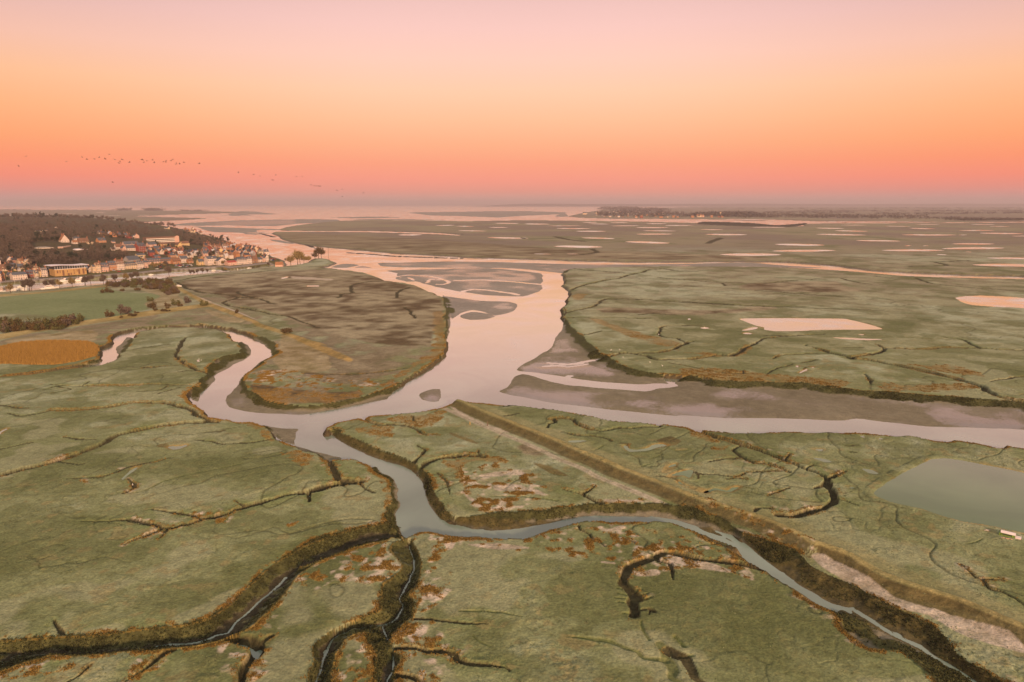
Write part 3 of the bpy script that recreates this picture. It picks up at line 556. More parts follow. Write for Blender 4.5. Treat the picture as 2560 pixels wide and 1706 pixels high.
shore = []
for i, (P, _) in enumerate(mud_w):
    S = segs(P, True); mx, my = (S[:, 0] + S[:, 2]) / 2, (S[:, 1] + S[:, 3]) / 2
    keep = np.ones(len(S), bool)
    for Q in polys: keep &= ~inside(Q, mx, my)
    for j, (Q, _) in enumerate(mud_w):
        if j != i: keep &= ~inside(Q, mx, my)
    shore.append(S[keep])
d_wat = dist(np.concatenate(shore), 16.0)
thread_z = np.zeros(SHAPE, np.float32)
d_thr = np.full(SHAPE, 16.0, np.float32)
for P, hw, lv in thr_w:
    d = np.maximum(dist(segs(P, False), 16.0) - hw * (0.75 + 0.5 * vnoise(GX / 7, GY / 7)), -1)
    nearer = d < d_thr
    d_thr[nearer] = d[nearer]; thread_z[nearer] = lv
in_cut = np.zeros(SHAPE, bool)
for P, w, f in cut_w:
    if f == 'mud': in_cut |= fill(P)

# --- heights
n_fine = fbm(GX, GY, 1.7, 3, 1, STEP)
n_mid = fbm(GX, GY, 9.0, 3, 2, STEP)
n_big = fbm(GX, GY, 45.0, 4, 3, STEP)
n_huge = fbm(GX, GY, 240.0, 3, 4, STEP)
nearf = np.clip(1.0 - GY / 1400.0, 0, 1)
# sparse tussocks swell out of the sward
tus = sstep(n_mid + 0.5 * n_big, 0.05, 0.75)
Z = (0.15 * n_fine * (0.5 + tus) + 0.10 * n_mid + 0.10 * n_big) * nearf
Z -= 0.12 * nearf
# mud and banks
dw = np.where(in_cut, np.minimum(np.maximum(d_thr, 0), 16), np.minimum(d_wat, np.maximum(d_thr, 0)))
mudz = WATER_Z + np.minimum(dw * 0.05, 0.28) + 0.03 * n_mid * nearf + 0.02 * n_fine * nearf
mudz = np.where(in_cut, -2.18 + 0.10 * n_fine, mudz)
span = np.maximum(np.minimum(d_rim + dw, W), 0.3)
tt = np.clip(d_rim / span, 0, 1)
bank = mudz * (1 - (1 - tt) ** 1.5)
bank += (0.28 * n_fine + 0.22 * n_mid) * nearf * 4 * tt * (1 - tt)
wz = np.where((d_thr <= 0.0) & (dw <= 0.05), thread_z, bank)
Z = np.where(is_mud, wz, Z)
under = WATER_Z - np.minimum(np.minimum(d_wat, 16) * 0.12 + 0.02, 0.8)
under = np.maximum(under, -3.3 * np.clip(d_rim / np.clip(1.3 * STEP, 2.2, 10), 0, 1) + 0.25 * n_fine * nearf * (d_rim < 2.2))
Z = np.where(~is_marsh & ~is_mud, under, Z)
# turf lip: the edge of the sward sags a little before it breaks
Z = np.where(is_marsh, Z - 0.35 * np.exp(-d_rim / 0.9) * nearf, Z)

# keep the drains off the ponds and the town
pond_edge0 = np.full(SHAPE, 9.0, np.float32)
for _n, _s, _l in PONDS_NEAR:
    _P = wpts(_s, POND_Z)
    pond_edge0 = np.where(fill(_P), 0, np.minimum(pond_edge0, dist(segs(_P, True), 5.0)))
m_town0 = fill(TOWN)
for _s in COVER['field'] + COVER['reed']: fill(wpts(_s), m_town0)
# shrinkage cracks and drainage lines in the near sward
crack = np.abs(fbm(GX + 2.2 * n_mid, GY + 2.2 * n_mid, 8.0, 2, 51, STEP))
crack = sstep(.085 - crack, 0, .07) * sstep(fbm(GX, GY, 70, 2, 52), -.15, .45) * np.clip(1.3 - GY / 330, 0, 1) * is_marsh
Z -= .22 * crack
# a web of hair-thin drains between the traced creeks, coarser where the marsh is farther off
rill = np.zeros(SHAPE, np.float32)
for lam, sd, y0, y1, wd in ((38, 61, 0, 420, .55), (95, 62, 200, 1500, 1.1), (300, 63, 900, 6000, 3.2)):
    f_ = fbm(GX + .25 * lam * n_big, GY + .25 * lam * n_big, lam, 3, sd)
    gx_, gy_ = np.gradient(f_, axis=1) / (ROW_D[:, None] * DT), np.gradient(f_, axis=0) / STEP
    dd_ = np.abs(f_) / np.maximum(np.hypot(gx_, gy_), .25 / lam)
    ww_ = np.maximum(wd, .6 * STEP)
    r_ = np.clip(1 - dd_ / ww_, 0, 1) * (wd / ww_) ** .45 * sstep(fbm(GX, GY, lam * 4, 2, sd + 7), -.25, .35)
    r_ *= sstep(GY, y0 - 1, y0 + .25 * lam) * (1 - sstep(GY, y1 * .8, y1))
    rill = np.maximum(rill, r_)
rill *= is_marsh * (pond_edge0 > 2) * (~m_town0)
Z -= .35 * rill * np.clip(1 - GY / 1000, 0.1, 1)
# creeks; a head that joins nothing tapers away
CR = [(rough_line(wpts(s), False, 0.010), hw * .84, dp) for s, hw, dp in CREEKS]
_allp = np.concatenate([np.concatenate([P, np.full((len(P), 1), i)], 1) for i, (P, _, _) in enumerate(CR)])


def free_end(i, p):
    o = _allp[_allp[:, 2] != i]
    if np.min(np.hypot(o[:, 0] - p[0], o[:, 1] - p[1])) < 4.5: return False
    return all(np.min(np.hypot(S[:, 0] - p[0], S[:, 1] - p[1])) > 7 for S in rim if len(S))


swale = np.zeros(SHAPE, np.float32)
cr_rim = np.full(SHAPE, 9.0, np.float32)     # distance outside a creek's lip
cr_in = np.zeros(SHAPE, np.float32)          # 1 on a creek's floor
for ci, (P, hw, dp) in enumerate(CR):
    R = hw * 1.3 + 5.0
    D = dist(segs(P, False), R)
    touched = D < R
    dd = D[touched]
    wv = hw * (0.45 + 0.75 * vnoise(GX[touched] / 5.0, GY[touched] / 5.0))
    for pe in (P[0], P[-1]):
        if free_end(ci, pe):
            wv = wv * (.25 + .75 * sstep(np.hypot(GX[touched] - pe[0], GY[touched] - pe[1]), 0, 9 * hw))
    w2 = np.maximum(wv, .55 * STEP[touched])
    u = np.clip(1 - (dd / w2) ** 2, 0, 1)
    carve = dp * (u ** 0.42 + .10 * (u > 0) * n_fine[touched]) * (wv / w2) ** .7
    u = u * (wv / w2) ** .3
    Z[touched] = np.where(is_marsh[touched], np.maximum(Z[touched] - carve, -2.9), Z[touched])
    if dp > 0.38:
        cr_rim[touched] = np.minimum(cr_rim[touched], np.where(is_marsh[touched], np.maximum(dd - wv, 0) * (1.1 / min(max(dp, .5), 1.4)), 9))
        cr_in[touched] = np.maximum(cr_in[touched], np.where(is_marsh[touched], u, 0))
    else:
        swale[touched] = np.maximum(swale[touched], np.where(is_marsh[touched], sstep(u, 0, .6), 0))
# grassy banks
ridge_m = np.zeros(SHAPE, np.float32)
for s, hw, hh in RIDGES:
    P = rough_line(wpts(s), False, 0.002)
    D = dist(segs(P, False), hw * 2)
    g = np.exp(-(D / (hw * 0.75)) ** 2) * (D < hw * 2)
    Z += np.where(is_marsh, hh * g, 0)
    ridge_m = np.maximum(ridge_m, g)
# ponds
def offset_poly(P, d):
    a = np.roll(P, 1, 0); b = np.roll(P, -1, 0)
    t = b - a
    n = np.stack([t[:, 1], -t[:, 0]], 1) / (np.linalg.norm(t, axis=1)[:, None] + 1e-9)
    area = 0.5 * np.sum(P[:, 0] * np.roll(P[:, 1], -1) - np.roll(P[:, 0], -1) * P[:, 1])
    return P + n * (d if area > 0 else -d)


pond_edge = np.full(SHAPE, 9.0, np.float32)
pond_shapes = []
for nm, s, lab in PONDS_NEAR:
    pond_shapes.append((nm, rough_line(wpts(s, POND_Z), True, 0.004), lab))
for s in POOLS:
    pond_shapes.append(('marsh_pool', rough_line(wpts(s, POND_Z), True, 0.003), None))
for nm, P, lab in pond_shapes:
    m = fill(P)
    d = dist(segs(P, True), 5.0)
    Z = np.where(m, np.minimum(Z, -0.16 - 0.45 * sstep(d, 0, 1.0)), Z)
    ring = (~m) & (d < 5.0) & is_marsh
    Z = np.where(ring, np.maximum(Z, -0.12 + 0.2 * sstep(d, 0.1, 1.2) * (d < 3)), Z)
    pond_edge = np.where(is_marsh & ~m, np.minimum(pond_edge, d), pond_edge)
    pond_edge = np.where(m, np.minimum(pond_edge, 0.3), pond_edge)
# canal basin and town hill
canal_p = rough_line(wpts(CANAL, -0.8), True, 0.001)
m_canal = fill(canal_p)
m_town = fill(TOWN) & ~m_canal
Z = np.where(m_canal, -1.8, Z)
Z[m_town] = hill_h(GX[m_town], GY[m_town])
# distant rising ground inland on the right
Z = np.where(GY > 9000, np.maximum(Z, 0) * 0 + np.where(is_marsh, 0.2, WATER_Z - 0.5), Z)

# --- cover
def blur(a, r):
    for ax in (0, 1):
        k = np.cumsum(np.concatenate([np.repeat(np.take(a, [0], ax), r + 1, ax), a, np.repeat(np.take(a, [-1], ax), r, ax)], ax), ax)
        n = a.shape[ax]
        a = (np.take(k, range(2 * r + 1, 2 * r + 1 + n), ax) - np.take(k, range(0, n), ax)) / (2 * r + 1)
    return a.astype(np.float32)


def cover(kind, r=3, noise=0.35, n=None):
    m = np.zeros(SHAPE, bool)
    for s in COVER[kind]:
        fill(spline(wpts(s), True, 3), m)
    f = blur(m.astype(np.float32), r)
    if n is None: n = n_mid * 0.6 + n_fine * 0.5
    return sstep(f + noise * n * (f > 0.02), 0.3, 0.7)


def mixc(C, c, m):
    m = m[..., None] if m.ndim == 2 else m
    C *= (1 - m); C += np.asarray(c, np.float32) * m


def shade(n, a, b):
    t = np.clip(n * 0.5 + 0.5, 0, 1)[..., None]
    return np.asarray(a, np.float32) * (1 - t) + np.asarray(b, np.float32) * t


dist_t = sstep(GY, 150, 900)
C = shade(n_big * 0.6 + n_mid * 0.4, (.112, .122, .046), (.198, .202, .10))
C = C * (1 - dist_t[..., None]) + shade(n_big * 0.5 + n_mid * 0.4, (.142, .12, .07), (.215, .182, .112)) * dist_t[..., None]  # turf browner with distance: its own tan plus haze and light tinted in
# rime whitens the flatter sward in broad drifts; damp hollows stay olive
mixc(C, (.265, .275, .18), 0.72 * sstep(.8 * n_huge + 0.6 * n_big + .45 * n_mid, -0.1, 0.9))
mixc(C, (.082, .088, .032), 0.6 * sstep(-n_big - 0.5 * n_huge + 0.3 * n_mid, 0.25, 0.9))
mixc(C, (.165, .14, .052), 0.3 * sstep(n_fine + 0.3 * n_mid, 0.25, 0.8))
mixc(C, (.085, .085, .03), 0.45 * sstep(-n_fine - 0.2 * n_mid, 0.3, 0.85))
far_m = sstep(GY, 1000, 1700)
mixc(C, (.13, .09, .07), 0.8 * far_m * sstep(n_huge + n_big * .4, -0.6, 0.5))
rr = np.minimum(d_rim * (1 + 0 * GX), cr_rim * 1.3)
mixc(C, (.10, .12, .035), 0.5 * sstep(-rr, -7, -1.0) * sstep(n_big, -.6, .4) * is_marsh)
_pt = fbm(GX, GY, 19, 3, 71, STEP)
mixc(C, (.082, .088, .03), .5 * sstep(_pt, .22, .42))
mixc(C, (.25, .24, .14), .45 * sstep(-_pt, .25, .5))
mixc(C, (.19, .145, .06), .5 * sstep(fbm(GX, GY, 3.6, 3, 72, STEP), .4, .65) * sstep(n_big, -.5, .3))
mixc(C, (.05, .048, .02), .75 * rill * np.where(GY > 900, .6, 1))
mixc(C, (.055, .055, .022), .6 * crack)
mixc(C, shade(n_fine, (.05, .058, .014), (.10, .105, .03)), .75 * swale)
m = cover('brown', 4, .5); mixc(C, shade(1.2 * n_mid + .7 * n_big + .9 * fbm(GX, GY, 24, 3, 81, STEP) + .5 * n_fine, (.07, .042, .02), (.235, .19, .115)), .88 * m)
m = cover('brownmix', 6, .4); mixc(C, shade(n_fine * .8 + n_mid * .6, (.062, .038, .017), (.225, .18, .11)), .92 * m * sstep(n_mid + .5 * n_fine + .9 * n_big, -.8, .45))
m = cover('rough', 3, .4); mixc(C, shade(n_mid, (.13, .09, .03), (.30, .24, .14)), .8 * m)
m = cover('field', 2, .1, n_mid); mixc(C, shade(n_big * .6 + n_mid * .3, (.105, .125, .05), (.165, .18, .085)), m)
m = cover('gold', 1, .3); mixc(C, shade(n_mid + .7 * n_fine, (.15, .095, .022), (.33, .215, .065)), .68 * m)
m = cover('darkgrass', 1, .2); mixc(C, shade(n_mid + n_fine * .4, (.062, .045, .016), (.135, .10, .036)), .85 * m)
# the long bank across the middle marsh: track, dark flank, tan crest, smooth landward slope
_P = rough_line(wpts(RIDGES[0][0]), False, 0.002)
_D = dist(segs(_P, False), 22.0)
_sd = np.zeros(SHAPE, np.float32)
_best = np.full(SHAPE, 22.0, np.float32)
for ax, ay, bx, by in segs(_P[::4], False):
    r0, r1 = np.searchsorted(ROW_Y, [min(ay, by) - 22, max(ay, by) + 22])
    if r0 >= r1: continue
    X, Y = GX[r0:r1], GY[r0:r1]
    vx, vy = bx - ax, by - ay
    t = np.clip(((X - ax) * vx + (Y - ay) * vy) / (vx * vx + vy * vy + 1e-9), 0, 1)
    d = np.hypot(X - ax - t * vx, Y - ay - t * vy)
    sg = np.sign(vx * (Y - ay) - vy * (X - ax))
    b_ = _best[r0:r1]; k_ = d < b_
    b_[k_] = d[k_]; _sd[r0:r1][k_] = (sg * d)[k_]
_on = (_D < 21) * is_marsh
_s = np.where(_D < 21, np.sign(_sd + 1e-6) * _D, 99) + .35 * n_mid
band = lambda a, b, f=.6: sstep(_s, a - f, a + f) * (1 - sstep(_s, b - f, b + f)) * _on
mixc(C, shade(n_mid, (.16, .145, .06), (.24, .215, .105)), .75 * band(1.5, 9, 1.5))
mixc(C, shade(n_fine, (.055, .042, .016), (.12, .09, .034)), .9 * band(-6.5, -1.2))
mixc(C, shade(n_fine, (.165, .135, .05), (.29, .225, .09)), .8 * band(-1.2, 1.6, .4))
_tr = .75 * band(-10.9, -8.2, .5) * (1 - sstep(GX, 60, 85))
mixc(C, shade(n_fine + .3 * n_mid, (.26, .20, .14), (.44, .35, .27)), .85 * _tr)
mixc(C, shade(n_fine, (.12, .095, .05), (.2, .16, .09)), .6 * band(-9.8, -9.2, .3) * _tr)
m = cover('pale', 1, .28); mixc(C, shade(n_fine + .4 * n_mid, (.24, .19, .13), (.44, .35, .265)), .85 * m)
m = cover('rust', 2, .9, n_fine * .8 + n_mid * .6); TUFT = .45 * m * sstep(n_fine + .4 * n_mid, -.1, .6); mixc(C, shade(n_fine + .5 * n_mid, (.085, .052, .018), (.30, .17, .045)), .55 * m)
sp = cover('speck', 5, .3)
mixc(C, (.44, .345, .255), .75 * sp * sstep(n_fine + n_mid * .7, .10, .95))
_q = sp * sstep(fbm(GX, GY, 2.4, 3, 31, STEP) + .3 * n_mid, .12, .75); TUFT = np.maximum(TUFT, _q)
mixc(C, (.30, .165, .035), .85 * _q)
m = cover('reed', 1, .15); mixc(C, shade(n_mid, (.20, .11, .024), (.30, .175, .05)), m); REED = m
# rims: a broken rust-gold fringe of dead sea-purslane, then bare lip
lip = is_marsh * nearf
n_rim = fbm(GX, GY, 14.0, 3, 33, STEP)
_q = lip * sstep(-d_rim + .6 * n_fine + .9 * n_rim, -1.4, -.2) * sstep(n_rim + .35 * n_fine, -.25, .4); TUFT = np.maximum(TUFT, _q)
mixc(C, shade(n_fine, (.15, .09, .02), (.36, .205, .045)), .8 * _q)
_q = lip * sstep(-cr_rim + .5 * n_fine + .8 * n_rim, -1.0, -.1) * sstep(n_rim + .4 * n_fine, -.05, .5); TUFT = np.maximum(TUFT, _q * .2)
mixc(C, shade(n_fine, (.12, .085, .026), (.28, .175, .05)), .45 * _q)
mixc(C, (.42, .33, .245), .5 * lip * sstep(-np.minimum(d_rim, cr_rim), -4.5, -1.2) * sstep(n_rim, .25, .6) * sstep(n_fine, .1, .5))
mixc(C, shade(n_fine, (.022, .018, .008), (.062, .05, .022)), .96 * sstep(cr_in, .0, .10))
mixc(C, shade(n_fine, (.20, .10, .02), (.33, .18, .04)), .4 * sstep(-pond_edge, -1.6, -.3) * is_marsh * sstep(n_mid, -.5, .3))
# banks and mud
wetness = np.zeros(SHAPE, np.float32)
veg = shade(n_fine + .4 * n_mid, (.036, .036, .013), (.105, .10, .036))
mudc = shade(n_big * .6 + n_mid * .5, (.165, .14, .092), (.235, .205, .14))
mudc = mudc * (1 - sstep(GY, 420, 600)[..., None]) + shade(n_big, (.235, .205, .175), (.30, .265, .23)) * sstep(GY, 420, 600)[..., None]
BANKVEG = bveg0 = sstep(0.74 + .35 * n_mid + .2 * n_fine - tt, -.12, .12)
bveg0 *= 1 - sstep(tt, .9, .97); BANKVEG = bveg0
bveg = bveg0[..., None]
Cm = veg * bveg + mudc * (1 - bveg)
Cm = np.where((in_cut & (tt < .10 + .06 * n_mid))[..., None], Cm * .4 + shade(n_fine, (.15, .10, .022), (.30, .19, .045)) * .6, Cm)
cutmud = shade(n_fine, (.028, .023, .012), (.075, .062, .036))
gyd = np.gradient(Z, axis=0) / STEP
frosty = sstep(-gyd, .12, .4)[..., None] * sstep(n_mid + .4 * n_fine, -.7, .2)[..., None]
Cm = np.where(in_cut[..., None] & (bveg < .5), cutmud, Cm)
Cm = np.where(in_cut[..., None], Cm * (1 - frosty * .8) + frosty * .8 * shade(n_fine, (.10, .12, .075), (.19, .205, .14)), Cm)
wetness = np.where(is_mud, 1 - bveg[..., 0], 0).astype(np.float32)
C = np.where(is_mud[..., None], Cm, C)
m = cover('bankdark', 3, .5); mixc(C, shade(n_fine + n_mid * .3, (.038, .032, .012), (.125, .095, .034)), .85 * m * is_mud)  # dark bank plants, with shadow painted into their colour
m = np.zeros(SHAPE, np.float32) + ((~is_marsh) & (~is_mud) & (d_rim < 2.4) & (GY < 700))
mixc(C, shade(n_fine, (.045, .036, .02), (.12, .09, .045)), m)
C = np.where(((~is_marsh) & (~is_mud) & (d_rim >= 2.4))[..., None], np.array((.16, .13, .10), np.float32), C)
# town ground: gardens, lanes and bare slope
s_c = dline(CANAL_FAR, GX[m_town], GY[m_town])
tc = shade(fbm(GX[m_town], GY[m_town], 28, 3, 9), (.075, .062, .024), (.13, .115, .045))
q = sstep(s_c, 9, 12) * (1 - sstep(s_c, 26, 32))
tc = tc * (1 - q[:, None]) + np.array((.27, .22, .19), np.float32) * q[:, None]
q = 1 - sstep(s_c, 6, 10)
tc = tc * (1 - q[:, None]) + shade(fbm(GX[m_town], GY[m_town], 6, 2, 8), (.065, .05, .02), (.12, .09, .035)) * q[:, None]
C[m_town] = tc
h_up = np.clip((Z[m_town] - 5) / 6, 0, 1)[:, None]
C[m_town] = C[m_town] * (1 - .75 * h_up) + .75 * h_up * shade(fbm(GX[m_town], GY[m_town], 40, 3, 12), (.075, .052, .03), (.08, .06, .035))
wetness[m_town] = 0
C = np.clip(C * np.where((is_marsh & ~m_town)[..., None], np.array((1.38, 1.43, 1.52)), 1.0), 0.012, 0.75)

# wet sheen lies in patches on the flats
wetcov = cover('wet', 9, .22)
wetness *= np.clip(0.18 + 0.5 * fbm(GX, GY, 30, 3, 41, STEP) + .42 * wetcov, 0.02, .8)

g_v = np.stack([GX, GY, Z], -1).reshape(-1, 3).astype(np.float32)
idx = np.arange(NR * NC).reshape(NR, NC)
quads = np.stack([idx[:-1, :-1], idx[:-1, 1:], idx[1:, 1:], idx[1:, :-1]], -1).reshape(-1, 4).astype(np.int32)
g_me = bpy.data.meshes.new('ground')
g_me.vertices.add(len(g_v)); g_me.vertices.foreach_set('co', g_v.ravel())
g_me.loops.add(quads.size); g_me.loops.foreach_set('vertex_index', quads.ravel())
g_me.polygons.add(len(quads))
g_me.polygons.foreach_set('loop_start', np.arange(0, quads.size, 4, dtype=np.int32))
g_me.polygons.foreach_set('use_smooth', np.ones(len(quads), bool))
g_me.update(calc_edges=True)
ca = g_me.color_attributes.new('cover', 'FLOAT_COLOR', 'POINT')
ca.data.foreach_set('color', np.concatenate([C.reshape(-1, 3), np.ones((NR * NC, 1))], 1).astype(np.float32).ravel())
wa = g_me.attributes.new('wet', 'FLOAT', 'POINT')
wa.data.foreach_set('value', wetness.astype(np.float32).ravel())


def _noise(nt, geo, scale, detail=3, rough=.6):
    n = nt.nodes.new('ShaderNodeTexNoise'); n.inputs['Scale'].default_value = scale; n.inputs['Detail'].default_value = detail; n.inputs['Roughness'].default_value = rough
    nt.links.new(geo.outputs['Position'], n.inputs['Vector'])
    return n


def ground_material():
    m = bpy.data.materials.new('marsh_ground'); m.use_nodes = True
    nt = m.node_tree; L = nt.links; b = nt.nodes['Principled BSDF']
    at = nt.nodes.new('ShaderNodeAttribute'); at.attribute_name = 'cover'
    wt_ = nt.nodes.new('ShaderNodeAttribute'); wt_.attribute_name = 'wet'
    geo = nt.nodes.new('ShaderNodeNewGeometry')
    n1 = nt.nodes.new('ShaderNodeTexNoise'); n1.inputs['Scale'].default_value = 1.5; n1.inputs['Detail'].default_value = 5; n1.inputs['Roughness'].default_value = .65
    n2 = nt.nodes.new('ShaderNodeTexNoise'); n2.inputs['Scale'].default_value = .32; n2.inputs['Detail'].default_value = 6; n2.inputs['Roughness'].default_value = .68
    for n in (n1, n2): L.new(geo.outputs['Position'], n.inputs['Vector'])
    # grain: lighter stems over darker gaps
    mr = nt.nodes.new('ShaderNodeMapRange'); mr.inputs['From Min'].default_value = .3; mr.inputs['From Max'].default_value = .7
    mr.inputs['To Min'].default_value = .72; mr.inputs['To Max'].default_value = 1.28
    L.new(n1.outputs['Fac'], mr.inputs['Value'])
    mr2 = nt.nodes.new('ShaderNodeMapRange'); mr2.inputs['From Min'].default_value = .3; mr2.inputs['From Max'].default_value = .7
    mr2.inputs['To Min'].default_value = .78; mr2.inputs['To Max'].default_value = 1.22
    L.new(n2.outputs['Fac'], mr2.inputs['Value'])
    mu = nt.nodes.new('ShaderNodeMath'); mu.operation = 'MULTIPLY'; L.new(mr.outputs[0], mu.inputs[0]); L.new(mr2.outputs[0], mu.inputs[1])
    # mud carries less grain than turf
    gm = nt.nodes.new('ShaderNodeMix'); gm.inputs[3].default_value = 1.0
    L.new(wt_.outputs['Fac'], gm.inputs[0]); L.new(mu.outputs[0], gm.inputs[2])
    sc = nt.nodes.new('ShaderNodeVectorMath'); sc.operation = 'SCALE'
    L.new(at.outputs['Color'], sc.inputs[0]); L.new(gm.outputs[0], sc.inputs['Scale'])
    L.new(sc.outputs[0], b.inputs['Base Color'])
    # ripple troughs on the wet flats hold films of water
    rp = _noise(nt, geo, .75, 4, .75)
    pud = nt.nodes.new('ShaderNodeMath'); pud.operation = 'ADD'; L.new(wt_.outputs['Fac'], pud.inputs[0]); L.new(rp.outputs['Fac'], pud.inputs[1])
    pf = nt.nodes.new('ShaderNodeMapRange'); pf.inputs['From Min'].default_value = .86; pf.inputs['From Max'].default_value = 1.3; pf.interpolation_type = 'SMOOTHSTEP'
    L.new(pud.outputs[0], pf.inputs['Value'])
    b.inputs['Roughness'].default_value = .92; b.inputs['Specular IOR Level'].default_value = .08
    gl = nt.nodes.new('ShaderNodeBsdfGlossy'); gl.inputs['Roughness'].default_value = .16
    lw = nt.nodes.new('ShaderNodeLayerWeight'); fr = nt.nodes.new('ShaderNodeMapRange'); lw.inputs['Blend'].default_value = .5
    fr.inputs['From Min'].default_value = .5; fr.inputs['From Max'].default_value = .95; fr.inputs['To Min'].default_value = .1; fr.inputs['To Max'].default_value = .62
    L.new(lw.outputs['Facing'], fr.inputs['Value'])
    pm = nt.nodes.new('ShaderNodeMath'); pm.operation = 'MULTIPLY'; L.new(pf.outputs[0], pm.inputs[0]); L.new(fr.outputs[0], pm.inputs[1])
    ms = nt.nodes.new('ShaderNodeMixShader'); L.new(pm.outputs[0], ms.inputs[0]); L.new(b.outputs[0], ms.inputs[1]); L.new(gl.outputs[0], ms.inputs[2])
    L.new(ms.outputs[0], nt.nodes['Material Output'].inputs[0])
    bp = nt.nodes.new('ShaderNodeBump'); bp.inputs['Strength'].default_value = .8; bp.inputs['Distance'].default_value = .35
    L.new(n1.outputs['Fac'], bp.inputs['Height']); L.new(bp.outputs[0], b.inputs['Normal'])
    return m


g_me.materials.append(ground_material())
ground = add('ground', g_me, kind='structure', label='tidal marsh and mudflats cut by creeks')


# --- water sheets
def water_material(name, body, rough, bump, scale, lo=.12, hi=.88):
    """silty water: dull body seen from above, mirror-like towards grazing"""
    m = bpy.data.materials.new(name); m.use_nodes = True
    nt = m.node_tree; L = nt.links; nt.nodes.remove(nt.nodes['Principled BSDF']); out = nt.nodes['Material Output']
    df = nt.nodes.new('ShaderNodeBsdfDiffuse'); gl = nt.nodes.new('ShaderNodeBsdfGlossy'); gl.inputs['Roughness'].default_value = rough
    geo = nt.nodes.new('ShaderNodeNewGeometry')
    mp = nt.nodes.new('ShaderNodeMapping'); mp.inputs['Scale'].default_value = (scale, scale * .6, scale)
    L.new(geo.outputs['Position'], mp.inputs[0])
    n1 = nt.nodes.new('ShaderNodeTexNoise'); n1.inputs['Scale'].default_value = 1; n1.inputs['Detail'].default_value = 3
    L.new(mp.outputs[0], n1.inputs['Vector'])
    bp = nt.nodes.new('ShaderNodeBump'); bp.inputs['Strength'].default_value = bump; bp.inputs['Distance'].default_value = .05
    L.new(n1.outputs['Fac'], bp.inputs['Height'])
    L.new(bp.outputs[0], df.inputs['Normal']); L.new(bp.outputs[0], gl.inputs['Normal'])
    # silt clouds and slicks
    n2 = nt.nodes.new('ShaderNodeTexNoise'); n2.inputs['Scale'].default_value = .018; n2.inputs['Detail'].default_value = 4; n2.inputs['Distortion'].default_value = 1.2
    L.new(geo.outputs['Position'], n2.inputs['Vector'])
    mr = nt.nodes.new('ShaderNodeMapRange'); mr.inputs['From Min'].default_value = .3; mr.inputs['From Max'].default_value = .7; mr.inputs['To Min'].default_value = .8; mr.inputs['To Max'].default_value = 1.2
    L.new(n2.outputs['Fac'], mr.inputs['Value'])
    sc = nt.nodes.new('ShaderNodeVectorMath'); sc.operation = 'SCALE'; sc.inputs[0].default_value = body
    L.new(mr.outputs[0], sc.inputs['Scale']); L.new(sc.outputs[0], df.inputs['Color'])
    rg = nt.nodes.new('ShaderNodeMapRange'); rg.inputs['From Min'].default_value = .32; rg.inputs['From Max'].default_value = .68; rg.inputs['To Min'].default_value = rough * .4; rg.inputs['To Max'].default_value = rough * 2.0
    L.new(n2.outputs['Fac'], rg.inputs['Value']); L.new(rg.outputs[0], gl.inputs['Roughness'])
    gl.inputs['Color'].default_value = (1, .97, .91, 1)
    lw = nt.nodes.new('ShaderNodeLayerWeight'); lw.inputs['Blend'].default_value = .5
    L.new(bp.outputs[0], lw.inputs['Normal'])
    fr = nt.nodes.new('ShaderNodeMapRange'); fr.interpolation_type = 'SMOOTHSTEP'
    fr.inputs['From Min'].default_value = .57; fr.inputs['From Max'].default_value = .885; fr.inputs['To Min'].default_value = lo; fr.inputs['To Max'].default_value = hi
    L.new(lw.outputs['Facing'], fr.inputs['Value'])
    # slicks mirror a little less
    ml = nt.nodes.new('ShaderNodeMath'); ml.operation = 'MULTIPLY'
    mr3 = nt.nodes.new('ShaderNodeMapRange'); mr3.inputs['From Min'].default_value = .35; mr3.inputs['From Max'].default_value = .65; mr3.inputs['To Min'].default_value = .93; mr3.inputs['To Max'].default_value = 1.04
    L.new(n2.outputs['Fac'], mr3.inputs['Value']); L.new(fr.outputs[0], ml.inputs[0]); L.new(mr3.outputs[0], ml.inputs[1])
    mx = nt.nodes.new('ShaderNodeMixShader')
    L.new(ml.outputs[0], mx.inputs[0]); L.new(df.outputs[0], mx.inputs[1]); L.new(gl.outputs[0], mx.inputs[2]); L.new(mx.outputs[0], out.inputs[0])
    return m


M_RIVER = water_material('river_water', (.20, .25, .195), .14, .12, .5)
M_POND = water_material('pond_water', (.15, .215, .105), .20, .06, .6, .04)
_far = 42000.0
wv = [(-_far, 60, WATER_Z), (_far, 60, WATER_Z), (_far, _far, WATER_Z), (-_far, _far, WATER_Z)]
add('river', new_mesh('river', wv, [(0, 1, 2, 3)], [M_RIVER]), kind='structure', label='estuary water winding through the marsh to the sea')


def sheet(name, P, z, m, **kw):
    bm = bmesh.new()
    f = bm.faces.new([bm.verts.new((x, y, z)) for x, y in P])
    if f.normal.z < 0: f.normal_flip()
    bmesh.ops.triangulate(bm, faces=bm.faces[:])
    bm.normal_update()
    for f in bm.faces:
        if f.normal.z < 0: f.normal_flip()
    me = bpy.data.meshes.new(name); bm.to_mesh(me); bm.free()
    me.materials.append(m)
    return add(name, me, **kw)


